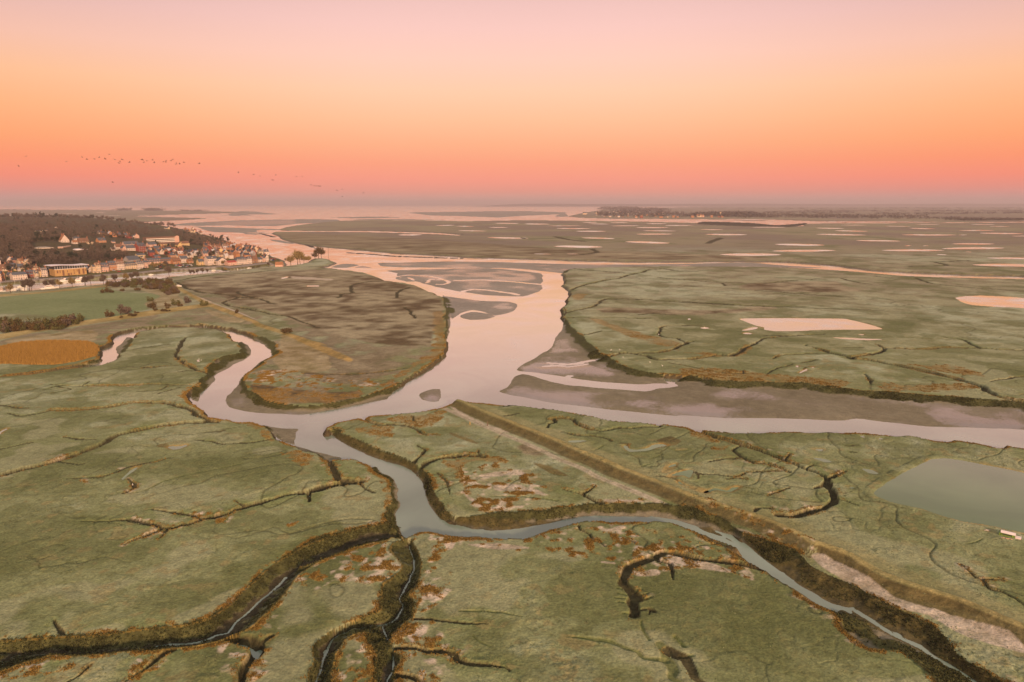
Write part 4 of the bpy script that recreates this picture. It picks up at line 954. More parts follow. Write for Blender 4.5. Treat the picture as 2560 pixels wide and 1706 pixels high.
for nm, P, lab in pond_shapes:
    sheet(nm, offset_poly(P, 0.7), POND_Z, M_POND, kind='structure', label=lab or 'shallow pool lying on the marsh', group='ponds and pools on the marsh')
sheet('canal', offset_poly(canal_p, 1.5), -0.8, M_POND, kind='structure', label='canal basin along the town quay')
reg = 'n'
for tok in PONDS_FAR.split():
    if ':' in tok: reg, tok = tok.split(':')
    x0, x1, yc, th = map(float, tok.split(','))
    ox, oy, k = REG[reg]
    n = 22
    top, bot = [], []
    ph = RNG.rand() * 6
    skew = RNG.uniform(-.12, .25)
    for i in range(n + 1):
        u = i / n
        w = (max(0, 1 - abs(2 * u - 1) ** 2.6)) ** .8
        wob = .22 * math.sin(5 * u + ph) + .12 * math.sin(11 * u + 2 * ph)
        yl = yc + skew * th * (u - .5) * 4
        top.append((ox + (x0 + (x1 - x0) * u) * k, oy + (yl - th * w * (.62 - .2 * wob)) * k))
        bot.append((ox + (x0 + (x1 - x0) * u) * k, oy + (yl + th * w * (.62 + .5 * wob * u)) * k))
    P = np.array([unproj(a, max(b, 512.5), .3) for a, b in top + bot[::-1][1:-1]])
    sheet('marsh_pond', P, .3, M_POND, kind='structure', label='long shallow hunting pond on the far marsh', group='ponds and pools on the marsh')
# ------------------------------------------------------------------ vegetation
def hill_ray(px, py):
    """where the line of sight through a pixel meets the town hill (or the flat ground)"""
    a, b = (px - CX) / FPX, (CY - py) / FPX
    dy, dz = _cp + b * _sp, -_sp + b * _cp
    ts = np.linspace(700, 2600, 420) / dy
    X, Y, Zr = a * ts, dy * ts, CAM_H + dz * ts
    g = np.where(inside(TOWN, X, Y), hill_h(X, Y), -0.3)
    k = np.nonzero(Zr <= g)[0]
    if len(k) == 0:
        return None
    k = k[0]
    if k == 0:
        x, y = unproj(px, py, 0)
        return (x, y, 0.0)
    f0, f1 = Zr[k - 1] - g[k - 1], Zr[k] - g[k]
    t = f0 / (f0 - f1 + 1e-9)
    x = X[k - 1] + t * (X[k] - X[k - 1]); y = Y[k - 1] + t * (Y[k] - Y[k - 1])
    return (float(x), float(y), float(g[k - 1] + t * (g[k] - g[k - 1])))


def ground_z(x, y):
    """height of the ground sheet under a point"""
    r = int(np.clip(np.searchsorted(ROW_Y, y) - 1, 0, NR - 2))
    fy = (y - ROW_Y[r]) / (ROW_Y[r + 1] - ROW_Y[r])
    out = 0
    for rr, w in ((r, 1 - fy), (r + 1, fy)):
        c = (x / ROW_D[rr] - T0) / DT
        c0 = int(np.clip(math.floor(c), 0, NC - 2)); fc = c - c0
        out += w * (Z[rr, c0] * (1 - fc) + Z[rr, c0 + 1] * fc)
    return float(out)


def leaf_mat(name, a, b):
    """twigs or leaves whose colour varies from clump to clump"""
    m = bpy.data.materials.new(name); m.use_nodes = True
    nt = m.node_tree; bs = nt.nodes['Principled BSDF']
    bs.inputs['Roughness'].default_value = .9; bs.inputs['Specular IOR Level'].default_value = .1
    geo = nt.nodes.new('ShaderNodeNewGeometry'); oi = nt.nodes.new('ShaderNodeObjectInfo')
    ad = nt.nodes.new('ShaderNodeMath'); ad.operation = 'ADD'
    nt.links.new(geo.outputs['Random Per Island'], ad.inputs[0]); nt.links.new(oi.outputs['Random'], ad.inputs[1])
    ml = nt.nodes.new('ShaderNodeMath'); ml.operation = 'MULTIPLY'; ml.inputs[1].default_value = .5
    nt.links.new(ad.outputs[0], ml.inputs[0])
    mx = nt.nodes.new('ShaderNodeMix'); mx.data_type = 'RGBA'
    mx.inputs[6].default_value = (*a, 1); mx.inputs[7].default_value = (*b, 1)
    nt.links.new(ml.outputs[0], mx.inputs[0]); nt.links.new(mx.outputs[2], bs.inputs['Base Color'])
    return m


M_BARK = mat('bark', (.10, .07, .05), .9, .1)
M_TWIG = leaf_mat('bare_twigs', (.075, .056, .043), (.145, .105, .078))
M_TWIG2 = leaf_mat('budding_twigs', (.16, .11, .045), (.27, .19, .075))
M_DARK = leaf_mat('evergreen_leaves', (.018, .024, .016), (.05, .055, .03))
M_BUSH = leaf_mat('scrub_twigs', (.055, .038, .018), (.13, .085, .035))
M_BUSHG = leaf_mat('scrub_leaves', (.06, .06, .022), (.13, .115, .04))


class Bag:
    def __init__(s): s.V, s.F = [], []

    def tri(s, p, a, b):
        n = len(s.V); s.V += [p, a, b]; s.F.append((n, n + 1, n + 2))

    def tube(s, p, q, r0, r1, k=5):
        p, q = Vector(p), Vector(q); ax = (q - p).normalized()
        u = ax.orthogonal().normalized(); v = ax.cross(u)
        n = len(s.V)
        for c, r in ((p, r0), (q, r1)):
            for i in range(k):
                t = 2 * math.pi * i / k
                s.V.append(tuple(c + (u * math.cos(t) + v * math.sin(t)) * r))
        for i in range(k):
            j = (i + 1) % k
            s.F.append((n + i, n + j, n + k + j, n + k + i))

    def box(s, c, h):
        n = len(s.V)
        for dx in (-1, 1):
            for dy in (-1, 1):
                for dz in (-1, 1):
                    s.V.append((c[0] + dx * h[0], c[1] + dy * h[1], c[2] + dz * h[2]))
        for f in ((0, 1, 3, 2), (4, 6, 7, 5), (0, 4, 5, 1), (2, 3, 7, 6), (0, 2, 6, 4), (1, 5, 7, 3)):
            s.F.append(tuple(n + i for i in f))

    def face(s, pts):
        n = len(s.V); s.V += [tuple(p) for p in pts]; s.F.append(tuple(range(n, n + len(pts))))

    def mesh(s, name, *mats): return new_mesh(name, s.V, s.F, mats)


def rdir(rnd):
    z = rnd.uniform(-1, 1); t = rnd.uniform(0, 2 * math.pi); r = math.sqrt(1 - z * z)
    return Vector((r * math.cos(t), r * math.sin(t), z))


def tree_pair(seed, h, spread, n, size, crown_mat, kind='round', limbs=7):
    """trunk with limbs, and a crown of separate twig clumps gathered round the limb ends"""
    rnd = random.Random(seed)
    tb, cb = Bag(), Bag()
    th = h * (.34 if kind != 'cone' else .2)
    lean = Vector((rnd.uniform(-.04, .04) * h, rnd.uniform(-.04, .04) * h, 0))
    top = Vector((0, 0, th)) + lean
    if kind == 'cone': top = Vector((0, 0, h * .96)); lean = Vector((0, 0, 0))
    tb.tube((0, 0, -.4), top, h * .022 + .06, h * .016 + .03, 6)
    ends = []
    for i in range(limbs):
        a = 2 * math.pi * (i + rnd.random() * .7) / limbs
        up = rnd.uniform(.35, .98)
        if kind == 'cone':
            zz = th + (h - th) * i / limbs; rad = spread * (1 - .85 * i / limbs) * rnd.uniform(.5, 1)
            e = Vector((math.cos(a * 2.4) * rad, math.sin(a * 2.4) * rad, zz + .06 * h))
            st = Vector((0, 0, zz))
        else:
            rad = spread * math.sqrt(max(.05, 1 - (up - .3) ** 2 * 1.4)) * rnd.uniform(.45, .9)
            e = Vector((math.cos(a) * rad, math.sin(a) * rad, th + (h - th) * up * .86)) + lean
            st = top
        mid = st.lerp(e, .5) + Vector((0, 0, -.03 * h))
        tb.tube(st, mid, h * .011 + .02, h * .007 + .015, 4)
        tb.tube(mid, e, h * .007 + .015, .02, 4)
        ends += [e, mid.lerp(e, .5)]
    for i in range(n):
        c = rnd.choice(ends)
        R = spread * .42 if kind != 'cone' else spread * .3
        p = c + rdir(rnd) * R * rnd.random() ** .5
        d = (p - Vector((lean.x, lean.y, th * .9))).normalized() * .6 + rdir(rnd) * .8
        d.normalize(); s_ = d.cross(rdir(rnd)).normalized()
        L = size * rnd.uniform(.6, 1.4)
        cb.tri(tuple(p - s_ * L * .35), tuple(p + s_ * L * .35), tuple(p + d * L * 1.3))
    return tb.mesh('trunk', M_BARK), cb.mesh('crown', crown_mat)


def plant(name, pair, loc, sc, rz, label, cat, group=None, zs=1.0, parts=('trunk', 'crown')):
    e = bpy.data.objects.new(name, None); COL.objects.link(e)
    e.location = loc; e.rotation_euler = (0, 0, rz); e.scale = (sc, sc, sc * zs)
    e['label'] = label; e['category'] = cat
    if group: e['group'] = group
    for nm, me in zip(parts, pair):
        o = bpy.data.objects.new(nm, me); COL.objects.link(o); o.parent = e
    return e


WOOD = [tree_pair(100 + i, 12, 4.6, 330, .95, M_TWIG, limbs=8) for i in range(5)]
EVER = [tree_pair(120 + i, 12, 4.2, 420, 1.0, M_DARK, 'round', 9) for i in range(2)] + [tree_pair(125, 13, 3.6, 380, .9, M_DARK, 'cone', 12)]
rt = random.Random(5)


def sample_px(poly, n):
    P = np.array(pix(poly)); lo, hi = P.min(0), P.max(0); out = []
    k = 0
    while len(out) < n and k < n * 60:
        k += 1
        x, y = rt.uniform(lo[0], hi[0]), rt.uniform(lo[1], hi[1])
        if inside(P, np.array([x]), np.array([y]))[0]: out.append((x, y))
    return out


HILL_WOODS = [  # outline of trunks' feet, single trees, share of evergreens
 ("n:0,566 40,566 78,576 88,606 70,622 0,624", 60, .14),
 ("n:0,622 70,622 90,640 150,640 205,650 190,660 120,660 50,662 0,662", 46, .22),
 ("n:0,550 110,546 200,560 330,566 380,576 425,580 380,592 300,592 180,592 110,588 60,572", 45, .3),
 ("n:470,590 555,612 566,620 520,620 480,612 455,600", 34, .55),
 ("n:425,574 520,598 470,604 440,590", 22, .35),
 ("n:210,636 300,640 330,650 250,655 200,652", 10, .5),
 ("n:90,592 175,592 180,602 95,604", 14, .7),
]
mass = Bag()
for poly, n, ev in HILL_WOODS:
    for i, (x, y) in enumerate(sample_px(poly, max(n * 9, 640 if poly.startswith('n:0,550') else 0))):
        p = hill_ray(x, y)
        if p is None: continue
        e_ = rt.random() < ev
        sc = rt.uniform(.7, 1.15)
        if i < n:
            if e_: plant('evergreen_tree', rt.choice(EVER), p, sc, rt.uniform(0, 6), 'dark evergreen tree in the wood on the hill behind the town', 'tree', 'evergreens on the town hill')
            else: plant('bare_tree', rt.choice(WOOD), p, sc, rt.uniform(0, 6), 'bare brown tree in the wood on the hill behind the town', 'tree', 'bare trees on the town hill')
        else:   # understorey and the trees too deep in the wood to single out
            hh = rt.uniform(6, 12.5)
            for _ in range(60):
                c = Vector(p) + Vector((rt.gauss(0, 2.3), rt.gauss(0, 2.3), rt.uniform(.5, hh)))
                d, s_ = rdir(rt), rdir(rt)
                mass.tri(tuple(c - s_ * .5), tuple(c + s_ * .5), tuple(c + d * 1.5))
# trees standing along the crest of the hill break the skyline
for x in np.arange(-20, 440, 3.6):
    if rt.random() < .2: continue
    for y in np.arange(536, 600, 1.0):
        p = hill_ray(x, y + 1.0)
        if p is not None and inside(TOWN, np.array([p[0]]), np.array([p[1]]))[0] and p[2] > 4:
            ev_ = rt.random() < .16
            plant('evergreen_tree' if ev_ else 'bare_tree', rt.choice(EVER if ev_ else WOOD), p, rt.uniform(.85, 1.75) * (1.15 if x < 150 else 1), rt.uniform(0, 6), 'dark evergreen on the skyline of the town hill' if ev_ else 'bare tree on the skyline of the town hill', 'tree', 'evergreens on the hill crest' if ev_ else 'bare trees on the hill crest')
            break
add('wood_mass', mass.mesh('wood_mass', M_TWIG), kind='stuff', label='brown winter undergrowth filling the hill wood')

# point at the harbour mouth: one dense clump and a loose row to its left
BIG = [tree_pair(200 + i, 13, 5.2, 1500, .6, M_BUSH if i == 0 else M_TWIG2, limbs=11) for i in range(4)]
for (x, y, hpx, v, lab) in [(796, 646, 20.5, 0, 'dense round tree on the mound at the tip of the point'), (804, 646.5, 18, 0, 'round tree leaning right behind the dense tree on the point'), (788, 650, 13, 0, 'low bushy tree on the left flank of the mound at the point'),
                            (727.5, 663.4, 18, 1, 'spreading pale bare tree nearest the small lock house'), (744.3, 661.5, 25, 2, 'tallest pale bare tree in the row leading to the point'), (750.6, 660.7, 21, 3, 'bare tree close to the right of the tallest one on the bank'),
                            (759.5, 658.3, 12, 3, 'small bare sapling between the tallest tree and the pair'), (768.3, 657.3, 12, 1, 'left of two small bare trees before the point'), (772.5, 656.6, 11, 2, 'right of two small bare trees before the point')]:
    X, Y = unproj(x, y, 0.0)
    zz = ground_z(X, Y)
    plant('bank_tree', BIG[v], (X, Y, zz), hpx * Y / FPX / 13.0 * 1.5, rt.uniform(0, 6), lab, 'tree', 'trees on the point at the harbour mouth')

# avenue on the near bank of the canal
AV = [tree_pair(230 + i, 9, 3.1, 1000, .55, M_TWIG2 if i == 1 else M_TWIG, limbs=7) for i in range(3)]
for q in ["b:285,1000", "b:660,945", "b:790,935", "b:850,930", "b:1235,875", "b:1405,855", "b:1600,870", "b:1935,810", "b:2275,800", "c:145,795", "c:295,785", "c:630,750", "c:935,715", "c:1245,670", "c:1385,655", "c:1520,640"]:
    (x, y), = pix(q); X, Y = unproj(x, y, 0.0)
    _n = globals().setdefault('_avn', iter('first second third fourth fifth sixth seventh eighth ninth tenth eleventh twelfth thirteenth fourteenth fifteenth sixteenth'.split()))
    plant('avenue_tree', rt.choice(AV), (X, Y, ground_z(X, Y)), rt.uniform(1.05, 1.45), rt.uniform(0, 6), next(_n) + ' bare tree from the left in the row along the near canal bank', 'tree', 'row of bare trees along the canal')
_s_ = iter("first second third fourth fifth sixth seventh eighth".split())
for q in ["P:430,1115", "P:740,1095", "P:787,1090", "P:850,1083", "P:920,1075", "P:990,1068", "P:1262,1045", "P:1890,988"]:
    (x, y), = pix(q); X, Y = unproj(x, y, 0.0)
    plant('avenue_tree', rt.choice(AV), (X, Y, ground_z(X, Y)), rt.uniform(.8, 1.15) * (1.5 if q == "P:430,1115" else .9), rt.uniform(0, 6), next(_s_) + ' slender bare tree from the left where the canal narrows', 'tree', 'slender trees by the narrow canal')


def bush_pair(seed, h, w, n, m):
    rnd = random.Random(seed); tb, cb = Bag(), Bag()
    for k in range(4):
        a = rnd.uniform(0, 6.28)
        tb.tube((0, 0, -.3), (math.cos(a) * w * .4, math.sin(a) * w * .4, h * .6), .09, .04, 4)
    lobes = [(rnd.uniform(-.75, .75) * w, rnd.uniform(-.75, .75) * w, rnd.uniform(.3, 1.0)) for _ in range(7)]
    for i in range(n):
        lx, ly, lh = rnd.choice(lobes)
        t = rdir(rnd) * rnd.random() ** .4
        p = Vector((lx + t.x * w * .42, ly + t.y * w * .42, max(.05, h * lh * (.55 + .5 * t.z))))
        d, s_ = (rdir(rnd) + Vector((0, 0, .5))).normalized(), rdir(rnd)
        L = rnd.uniform(.35, .8)
        cb.tri(tuple(p - s_ * L * .4), tuple(p + s_ * L * .4), tuple(p + d * L * 1.4))
    return tb.mesh('stems', M_BARK), cb.mesh('crown', m)


BUSH = [bush_pair(300 + i, 4, 2.6, 420, (M_BUSH, M_BUSHG, M_BUSH, M_TWIG)[i]) for i in range(4)]


def bush(x, y, sc, lab, grp, v=None, zs=1.0):
    X, Y = unproj(x, y, 0.0)
    e = plant('bush', BUSH[rt.randrange(4) if v is None else v], (X, Y, ground_z(X, Y)), sc, rt.uniform(0, 6), lab, 'bush', grp, zs, ('stems', 'crown'))


for x, y in sample_px("L:950,115 1200,95 1400,85 1560,90 1600,150 1640,200 1560,215 1480,180 1300,150 1050,140", 120):
    bush(x, y, rt.uniform(.8, 1.6), 'brown scrub bush in the thicket between the field and the canal', 'thicket beside the field')
for x, y in sample_px("L:-20,490 120,490 250,500 400,505 540,480 640,470 700,480 560,530 300,545 100,560 -20,570", 95):
    bush(x, y, rt.uniform(.8, 1.9), 'rusty brown bush in the hedge along the left edge of the green field', 'hedge below the green field', rt.choice((0, 0, 3, 1)))
for q, s_, lab in [("L:960,192", 1.6, 'tall dark bush standing alone near the top of the green field'), ("L:1023,190", 1.1, 'smaller green bush just right of the tall dark one in the field'), ("L:1122,178", .9, 'small bush alone on the pale grass above the field'), ("L:1265,172", 1.1, 'bush right of the small lone one at the edge of the thicket'),
                   ("L:1125,390", 2.3, 'upright pale bush on the lower edge of the field'), ("L:1015,415", 1.6, 'bush to the left of the upright pale one by the golden strip'), ("L:610,470", 1.6, 'grey-green bush beside the right end of the hedge'), ("L:725,465", 1.7, 'wide dark bush at the corner of field and golden strip'),
                   ("L:1400,330", 1.7, 'rusty bush on the rough grass right of the field'), ("L:1385,270", 1.2, 'green bush at the upper right corner of the field'), ("L:1620,305", 1.5, 'rounded grey bush on the rough grass'), ("L:1540,320", 1.1, 'small rusty bush amid the rough grass'), ("L:1720,285", 1.7, 'brown bush below the thicket beside the path'), ("L:1880,310", 1.4, 'bush where the golden strip meets the path'),
                   ("L:1660,325", 1.0, 'low dark shrub on the golden strip'), ("L:2175,392", .9, 'small bush on the grassy bank by the path'), ("C:600,158", 1.3, 'wide dark bush on the golden bank above the bend'), ("L:1545,100", 1.6, 'bush at the head of the pale path')]:
    (x, y), = pix(q); bush(x, y, s_, lab, None)
for x, y in sample_px("L:1090,395 1300,385 1310,400 1100,425", 7): bush(x, y, .8, 'low purplish scrub on the golden strip', 'dark scrub on the golden strip', 0, .6)
for x, y in sample_px("L:1380,355 1580,340 1560,362 1390,372", 7): bush(x, y, .8, 'low purplish scrub on the golden strip', 'dark scrub on the golden strip', 0, .6)

# reed bed, dead tufts and hummocks: uncountable
def scatter(name, weight, n, size, tall, cols, label, blades=3, ymax=600, seed=1):
    rs = np.random.RandomState(seed)
    w = weight * (GY < ymax) * (STEP * ROW_D[:, None] * DT)
    w = w.ravel().astype(np.float64); w /= w.sum()
    k = rs.choice(NR * NC, n, p=w)
    r, c = k // NC, k % NC
    x = GX.ravel()[k] + rs.uniform(-.5, .5, n) * ROW_D[r] * DT
    y = GY.ravel()[k] + rs.uniform(-.5, .5, n) * STEP.ravel()[k]
    z = Z.ravel()[k] - .05
    s = size * rs.uniform(.6, 1.5, n); h = tall * rs.uniform(.6, 1.4, n)
    V = np.zeros((n, blades, 3, 3), np.float32)
    for b in range(blades):
        a = rs.uniform(0, 6.28, n); ox, oy = rs.normal(0, .35, n) * s, rs.normal(0, .35, n) * s
        tx, ty = rs.normal(0, .35, n) * s, rs.normal(0, .35, n) * s
        V[:, b, 0] = np.stack([x + ox - np.cos(a) * s * .5, y + oy - np.sin(a) * s * .5, z], 1)
        V[:, b, 1] = np.stack([x + ox + np.cos(a) * s * .5, y + oy + np.sin(a) * s * .5, z], 1)
        V[:, b, 2] = np.stack([x + ox + tx, y + oy + ty, z + h], 1)
    V = V.reshape(-1, 3)
    me = bpy.data.meshes.new(name)
    nt_ = n * blades
    me.vertices.add(len(V)); me.vertices.foreach_set('co', V.ravel())
    me.loops.add(nt_ * 3); me.loops.foreach_set('vertex_index', np.arange(nt_ * 3, dtype=np.int32))
    me.polygons.add(nt_); me.polygons.foreach_set('loop_start', np.arange(0, nt_ * 3, 3, dtype=np.int32))
    me.update(calc_edges=True)
    me.materials.append(leaf_mat(name, *cols))
    add(name, me, kind='stuff', label=label)


scatter('reed_bed', REED > .5, 34000, .26, 1.2, ((.21, .12, .026), (.36, .21, .055)), 'golden reed bed left of the oxbow water', 3, 600, 2)
_fr = np.clip(TUFT, 0, 1) * is_marsh * (1 - sstep(cr_in, .01, .12))
scatter('dead_tufts', _fr, 60000, .30, .26, ((.13, .085, .022), (.35, .205, .05)), 'rusty dead tufts along the creek edges', 3, 480, 3)
scatter('bank_weed', is_mud * (BANKVEG > .5) * (d_rim < 9) * (.12 + sstep(n_rim + .6 * n_mid, -.3, .7)) * (GY < 420), 30000, .40, .24, ((.032, .032, .012), (.10, .10, .036)), 'dark weed hanging on the muddy banks', 3, 420, 4)
scatter('marsh_grass', is_marsh * (.15 + tus) * (cr_in < .1) * (pond_edge > 1) * (m_town == 0), 45000, .36, .15, ((.10, .115, .045), (.22, .235, .13)), 'short salt-marsh grass in small hummocks', 2, 330, 5)
# ------------------------------------------------------------------ buildings
WALL = {'white': (.50, .40, .34), 'cream': (.50, .37, .25), 'pink': (.50, .31, .24), 'orange': (.36, .17, .085), 'red': (.21, .06, .045), 'ochre': (.38, .235, .10),
        'grey': (.24, .21, .20), 'brown': (.23, .125, .075), 'yellow': (.50, .35, .17)}
ROOF = {'slate': (.085, .09, .105), 'tile': (.16, .085, .055), 'red': (.30, .065, .05), 'pale': (.42, .38, .38), 'dark': (.05, .05, .06), 'rust': (.26, .12, .06)}
M_GLASS = mat('window_glass', (.035, .04, .05), .15, .5, .02)
M_FRAME = mat('window_frame', (.62, .57, .52), .6, .3, .03)
M_CHIM = mat('chimney_brick', (.30, .13, .08), .9, .1)
M_DOOR = mat('painted_door', (.10, .09, .10), .6, .3)


def wallm(c): return mat('wall_' + c, WALL[c], .9, .1, .10, .25)
def roofm(c): return mat('roof_' + c, ROOF[c], .75, .25, .14, .5)


_win = {}
def win_mesh(w, h, dark=True):
    k = (round(w, 2), round(h, 2))
    if k not in _win:
        b = Bag()
        t = .1
        b.box((-w / 2 + t / 2, -.04, h / 2), (t / 2, .06, h / 2)); b.box((w / 2 - t / 2, -.04, h / 2), (t / 2, .06, h / 2))
        b.box((0, -.04, h - t / 2), (w / 2 - t, .06, t / 2)); b.box((0, -.05, t / 2), (w / 2 - t, .09, t / 2)); b.box((0, -.035, h / 2), (.03, .045, h / 2 - t))
        n = len(b.F)
        b.box((0, -.005, h / 2), (w / 2 - t, .02, h / 2 - t))
        me = new_mesh('window', b.V, b.F, [M_FRAME, M_GLASS])
        me.polygons.foreach_set('material_index', [0] * n + [1] * (len(b.F) - n))
        _win[k] = me
    return _win[k]


_dor = {}
def dormer_mesh(w, h, d, wall, roof):
    k = (round(w, 1), round(h, 1), round(d, 1), wall, roof)
    if k not in _dor:
        b = Bag(); mi = []
        b.box((0, d / 2, h * .35), (w / 2, d / 2, h * .35)); mi += [0] * 6
        e = w / 2 + .12; z0, z1 = h * .7 + .003, h
        b.face([(-e, -.15, z0), (e, -.15, z0), (0, -.15, z1)]); b.face([(-e, -.15, z0), (0, -.15, z1), (0, d, z1), (-e, d, z0)]); b.face([(e, -.15, z0), (e, d, z0), (0, d, z1), (0, -.15, z1)]); mi += [0, 1, 1]
        b.box((0, -.02, h * .36), (w * .3, .04, h * .25)); mi += [2] * 6
        me = new_mesh('dormer', b.V, b.F, [wallm(wall), roofm(roof), M_GLASS]); me.polygons.foreach_set('material_index', mi)
        _dor[k] = me
    return _dor[k]


def gable_roof(w, d, h, zr, ridge, roof, wall, mans=False):
    """roof over a w x d plan rising from wall height h to zr; returns roof mesh and the wall's gable triangles"""
    b = Bag(); o = .35
    X, Y = w / 2 + (o if ridge == 'y' else .12), d / 2 + (o if ridge == 'x' else .12)
    t = .16
    gab = []
    if mans:   # steep lower slope with a shallow cap
        q = min(.22 * d, 2.2); zm = h + (zr - h) * .78
        lo = [(-w / 2, -d / 2), (w / 2, -d / 2), (w / 2, d / 2), (-w / 2, d / 2)]
        hi = [(-w / 2 + q * .6, -d / 2 + q), (w / 2 - q * .6, -d / 2 + q), (w / 2 - q * .6, d / 2 - q), (-w / 2 + q * .6, d / 2 - q)]
        for i in range(4):
            j = (i + 1) % 4
            b.face([(*lo[i], h + .004), (*lo[j], h + .004), (*hi[j], zm), (*hi[i], zm)])
        r = [(-w / 2 + q * .6 + d * .15, 0, zr), (w / 2 - q * .6 - d * .15, 0, zr)]
        b.face([(*hi[0], zm), (*hi[1], zm), r[1], r[0]]); b.face([(*hi[2], zm), (*hi[3], zm), r[0], r[1]])
        b.face([(*hi[1], zm), (*hi[2], zm), r[1]]); b.face([(*hi[3], zm), (*hi[0], zm), r[0]])
    elif ridge == 'x':
        sl = (zr - h) / (d / 2); ze = h - sl * (Y - d / 2)
        for s in (-1, 1):
            P = [(-X, s * Y, ze), (X, s * Y, ze), (X, 0, zr), (-X, 0, zr)]
            U = [(p[0], p[1], p[2] + t) for p in P]
            b.face(U)
            for i in range(4): b.face([P[i], P[(i + 1) % 4], U[(i + 1) % 4], U[i]])
            b.face(P[::-1])
        gab = [[(s * w / 2, -d / 2, h), (s * w / 2, d / 2, h), (s * w / 2, 0, zr - .02)] for s in (-1, 1)]
    else:
        sl = (zr - h) / (w / 2); ze = h - sl * (X - w / 2)
        for s in (-1, 1):
            P = [(s * X, -Y, ze), (s * X, Y, ze), (0, Y, zr), (0, -Y, zr)]
            U = [(p[0], p[1], p[2] + t) for p in P]
            b.face(U)
            for i in range(4): b.face([P[i], P[(i + 1) % 4], U[(i + 1) % 4], U[i]])
            b.face(P[::-1])
        gab = [[(-w / 2, s * d / 2, h), (w / 2, s * d / 2, h), (0, s * d / 2, zr - .02)] for s in (-1, 1)]
    return b.mesh('roof', roofm(roof)), gab


def house(loc, rz, w, d, h, rh, wall, roof, ridge='x', nx=3, nf=2, dorm=0, chim=1, label='', cat='house', group=None, mans=False, name='house', dorwall=None, door=True):
    """plan w (street front) x d, wall height h, roof rise rh; origin at the middle of the front wall's foot"""
    e = bpy.data.objects.new(name, None); COL.objects.link(e)
    e.location = loc; e.rotation_euler = (0, 0, rz)
    e['label'] = label; e['category'] = cat
    if group: e['group'] = group
    off = (0, d / 2, 0)
    rm, gab = gable_roof(w, d, h, h + rh, ridge, roof, wall, mans)
    b = Bag(); b.box((0, 0, h / 2 - 1.5), (w / 2, d / 2, h / 2 + 1.5))
    for g in gab: b.face(g)
    add('wall', b.mesh('wall', wallm(wall)), e, off)
    r = add('roof', rm, e, off)
    if chim:
        cb = Bag(); cb.box((0, 0, .9), (.55, .45, 1.5)); cb.box((0, 0, 2.45), (.62, .52, .06)); cm = cb.mesh('chimney', M_CHIM)
        for i in range(chim):
            x = (-w / 2 + .7) if (i == 0 and chim > 1) else (w / 2 - .7 if i == chim - 1 else -w / 2 + .7 + (w - 1.4) * i / max(chim - 1, 1))
            add('chimney', cm, r, (x if ridge == 'x' else (x / (w / 2)) * .25 * w * .5, .2 if ridge == 'x' else d * .2, h + rh - (.3 if not mans else .5)))
    fh = h / max(nf, 1)
    ww, wh = min(1.25, w / max(nx, 1) * .5), min(1.7, fh * .56)
    if nx:
        me = win_mesh(ww, wh)
        for f in range(nf):
            for i in range(nx):
                x = -w / 2 + w * (i + .5) / nx
                if f == 0 and i == nx // 2 and door:
                    continue
                add('window', me, e, (x, -.03, f * fh + fh * .27))
        if door:
            db = Bag(); db.box((0, -.03, min(2.2, fh * .8) / 2), (.55, .06, min(2.2, fh * .8) / 2)); add('door', db.mesh('door', M_DOOR), e, (-w / 2 + w * (nx // 2 + .5) / nx, 0, .02))
    if dorm:
        dw, dh = min(1.7, w / dorm * .55), min(2.2, rh * .75)
        dd = min(d * .35, dh * d / 2 / max(rh, .1))
        me = dormer_mesh(dw, dh, dd, dorwall or wall, roof)
        for i in range(dorm):
            add('dormer', me, r, (-w / 2 + w * (i + .5) / dorm, -d / 2 + (.35 if not mans else .12), h + (.25 if not mans else .1)))
    return e


QUAY = math.radians(53.0)


def place(reg, x0, x1, yr, ye, yb, wall, roof, ridge='x', nx=3, nf=2, dorm=0, chim=1, label='', turn=0.0, depth=None, **kw):
    ox, oy, k = REG[reg]
    px, py = ox + (x0 + x1) / 2 * k, oy + yb * k
    p = hill_ray(px, py)
    if p is None:
        p = (*unproj(px, py, 0), 0)
    dep = p[1] * _cp + (CAM_H - p[2]) * _sp
    s = k * dep / FPX
    ang = QUAY + math.radians(turn)
    tx, ty = math.cos(ang), math.sin(ang)
    # screen span of a metre along the front
    u = tx - ty * p[0] / p[1]
    w = max((x1 - x0) * s / max(abs(u), .35), 2.5)
    h = max((yb - ye) * s * 1.02, 2.2)
    rh = max((ye - yr) * s * 1.02, .5)
    d = depth or min(max(w * .8, 6.0), 10.0)
    if ridge == 'y': d = depth or 9.0
    return house(p, ang, w, d, h, rh, wall, roof, ridge, nx, nf, dorm, chim, label, **kw)


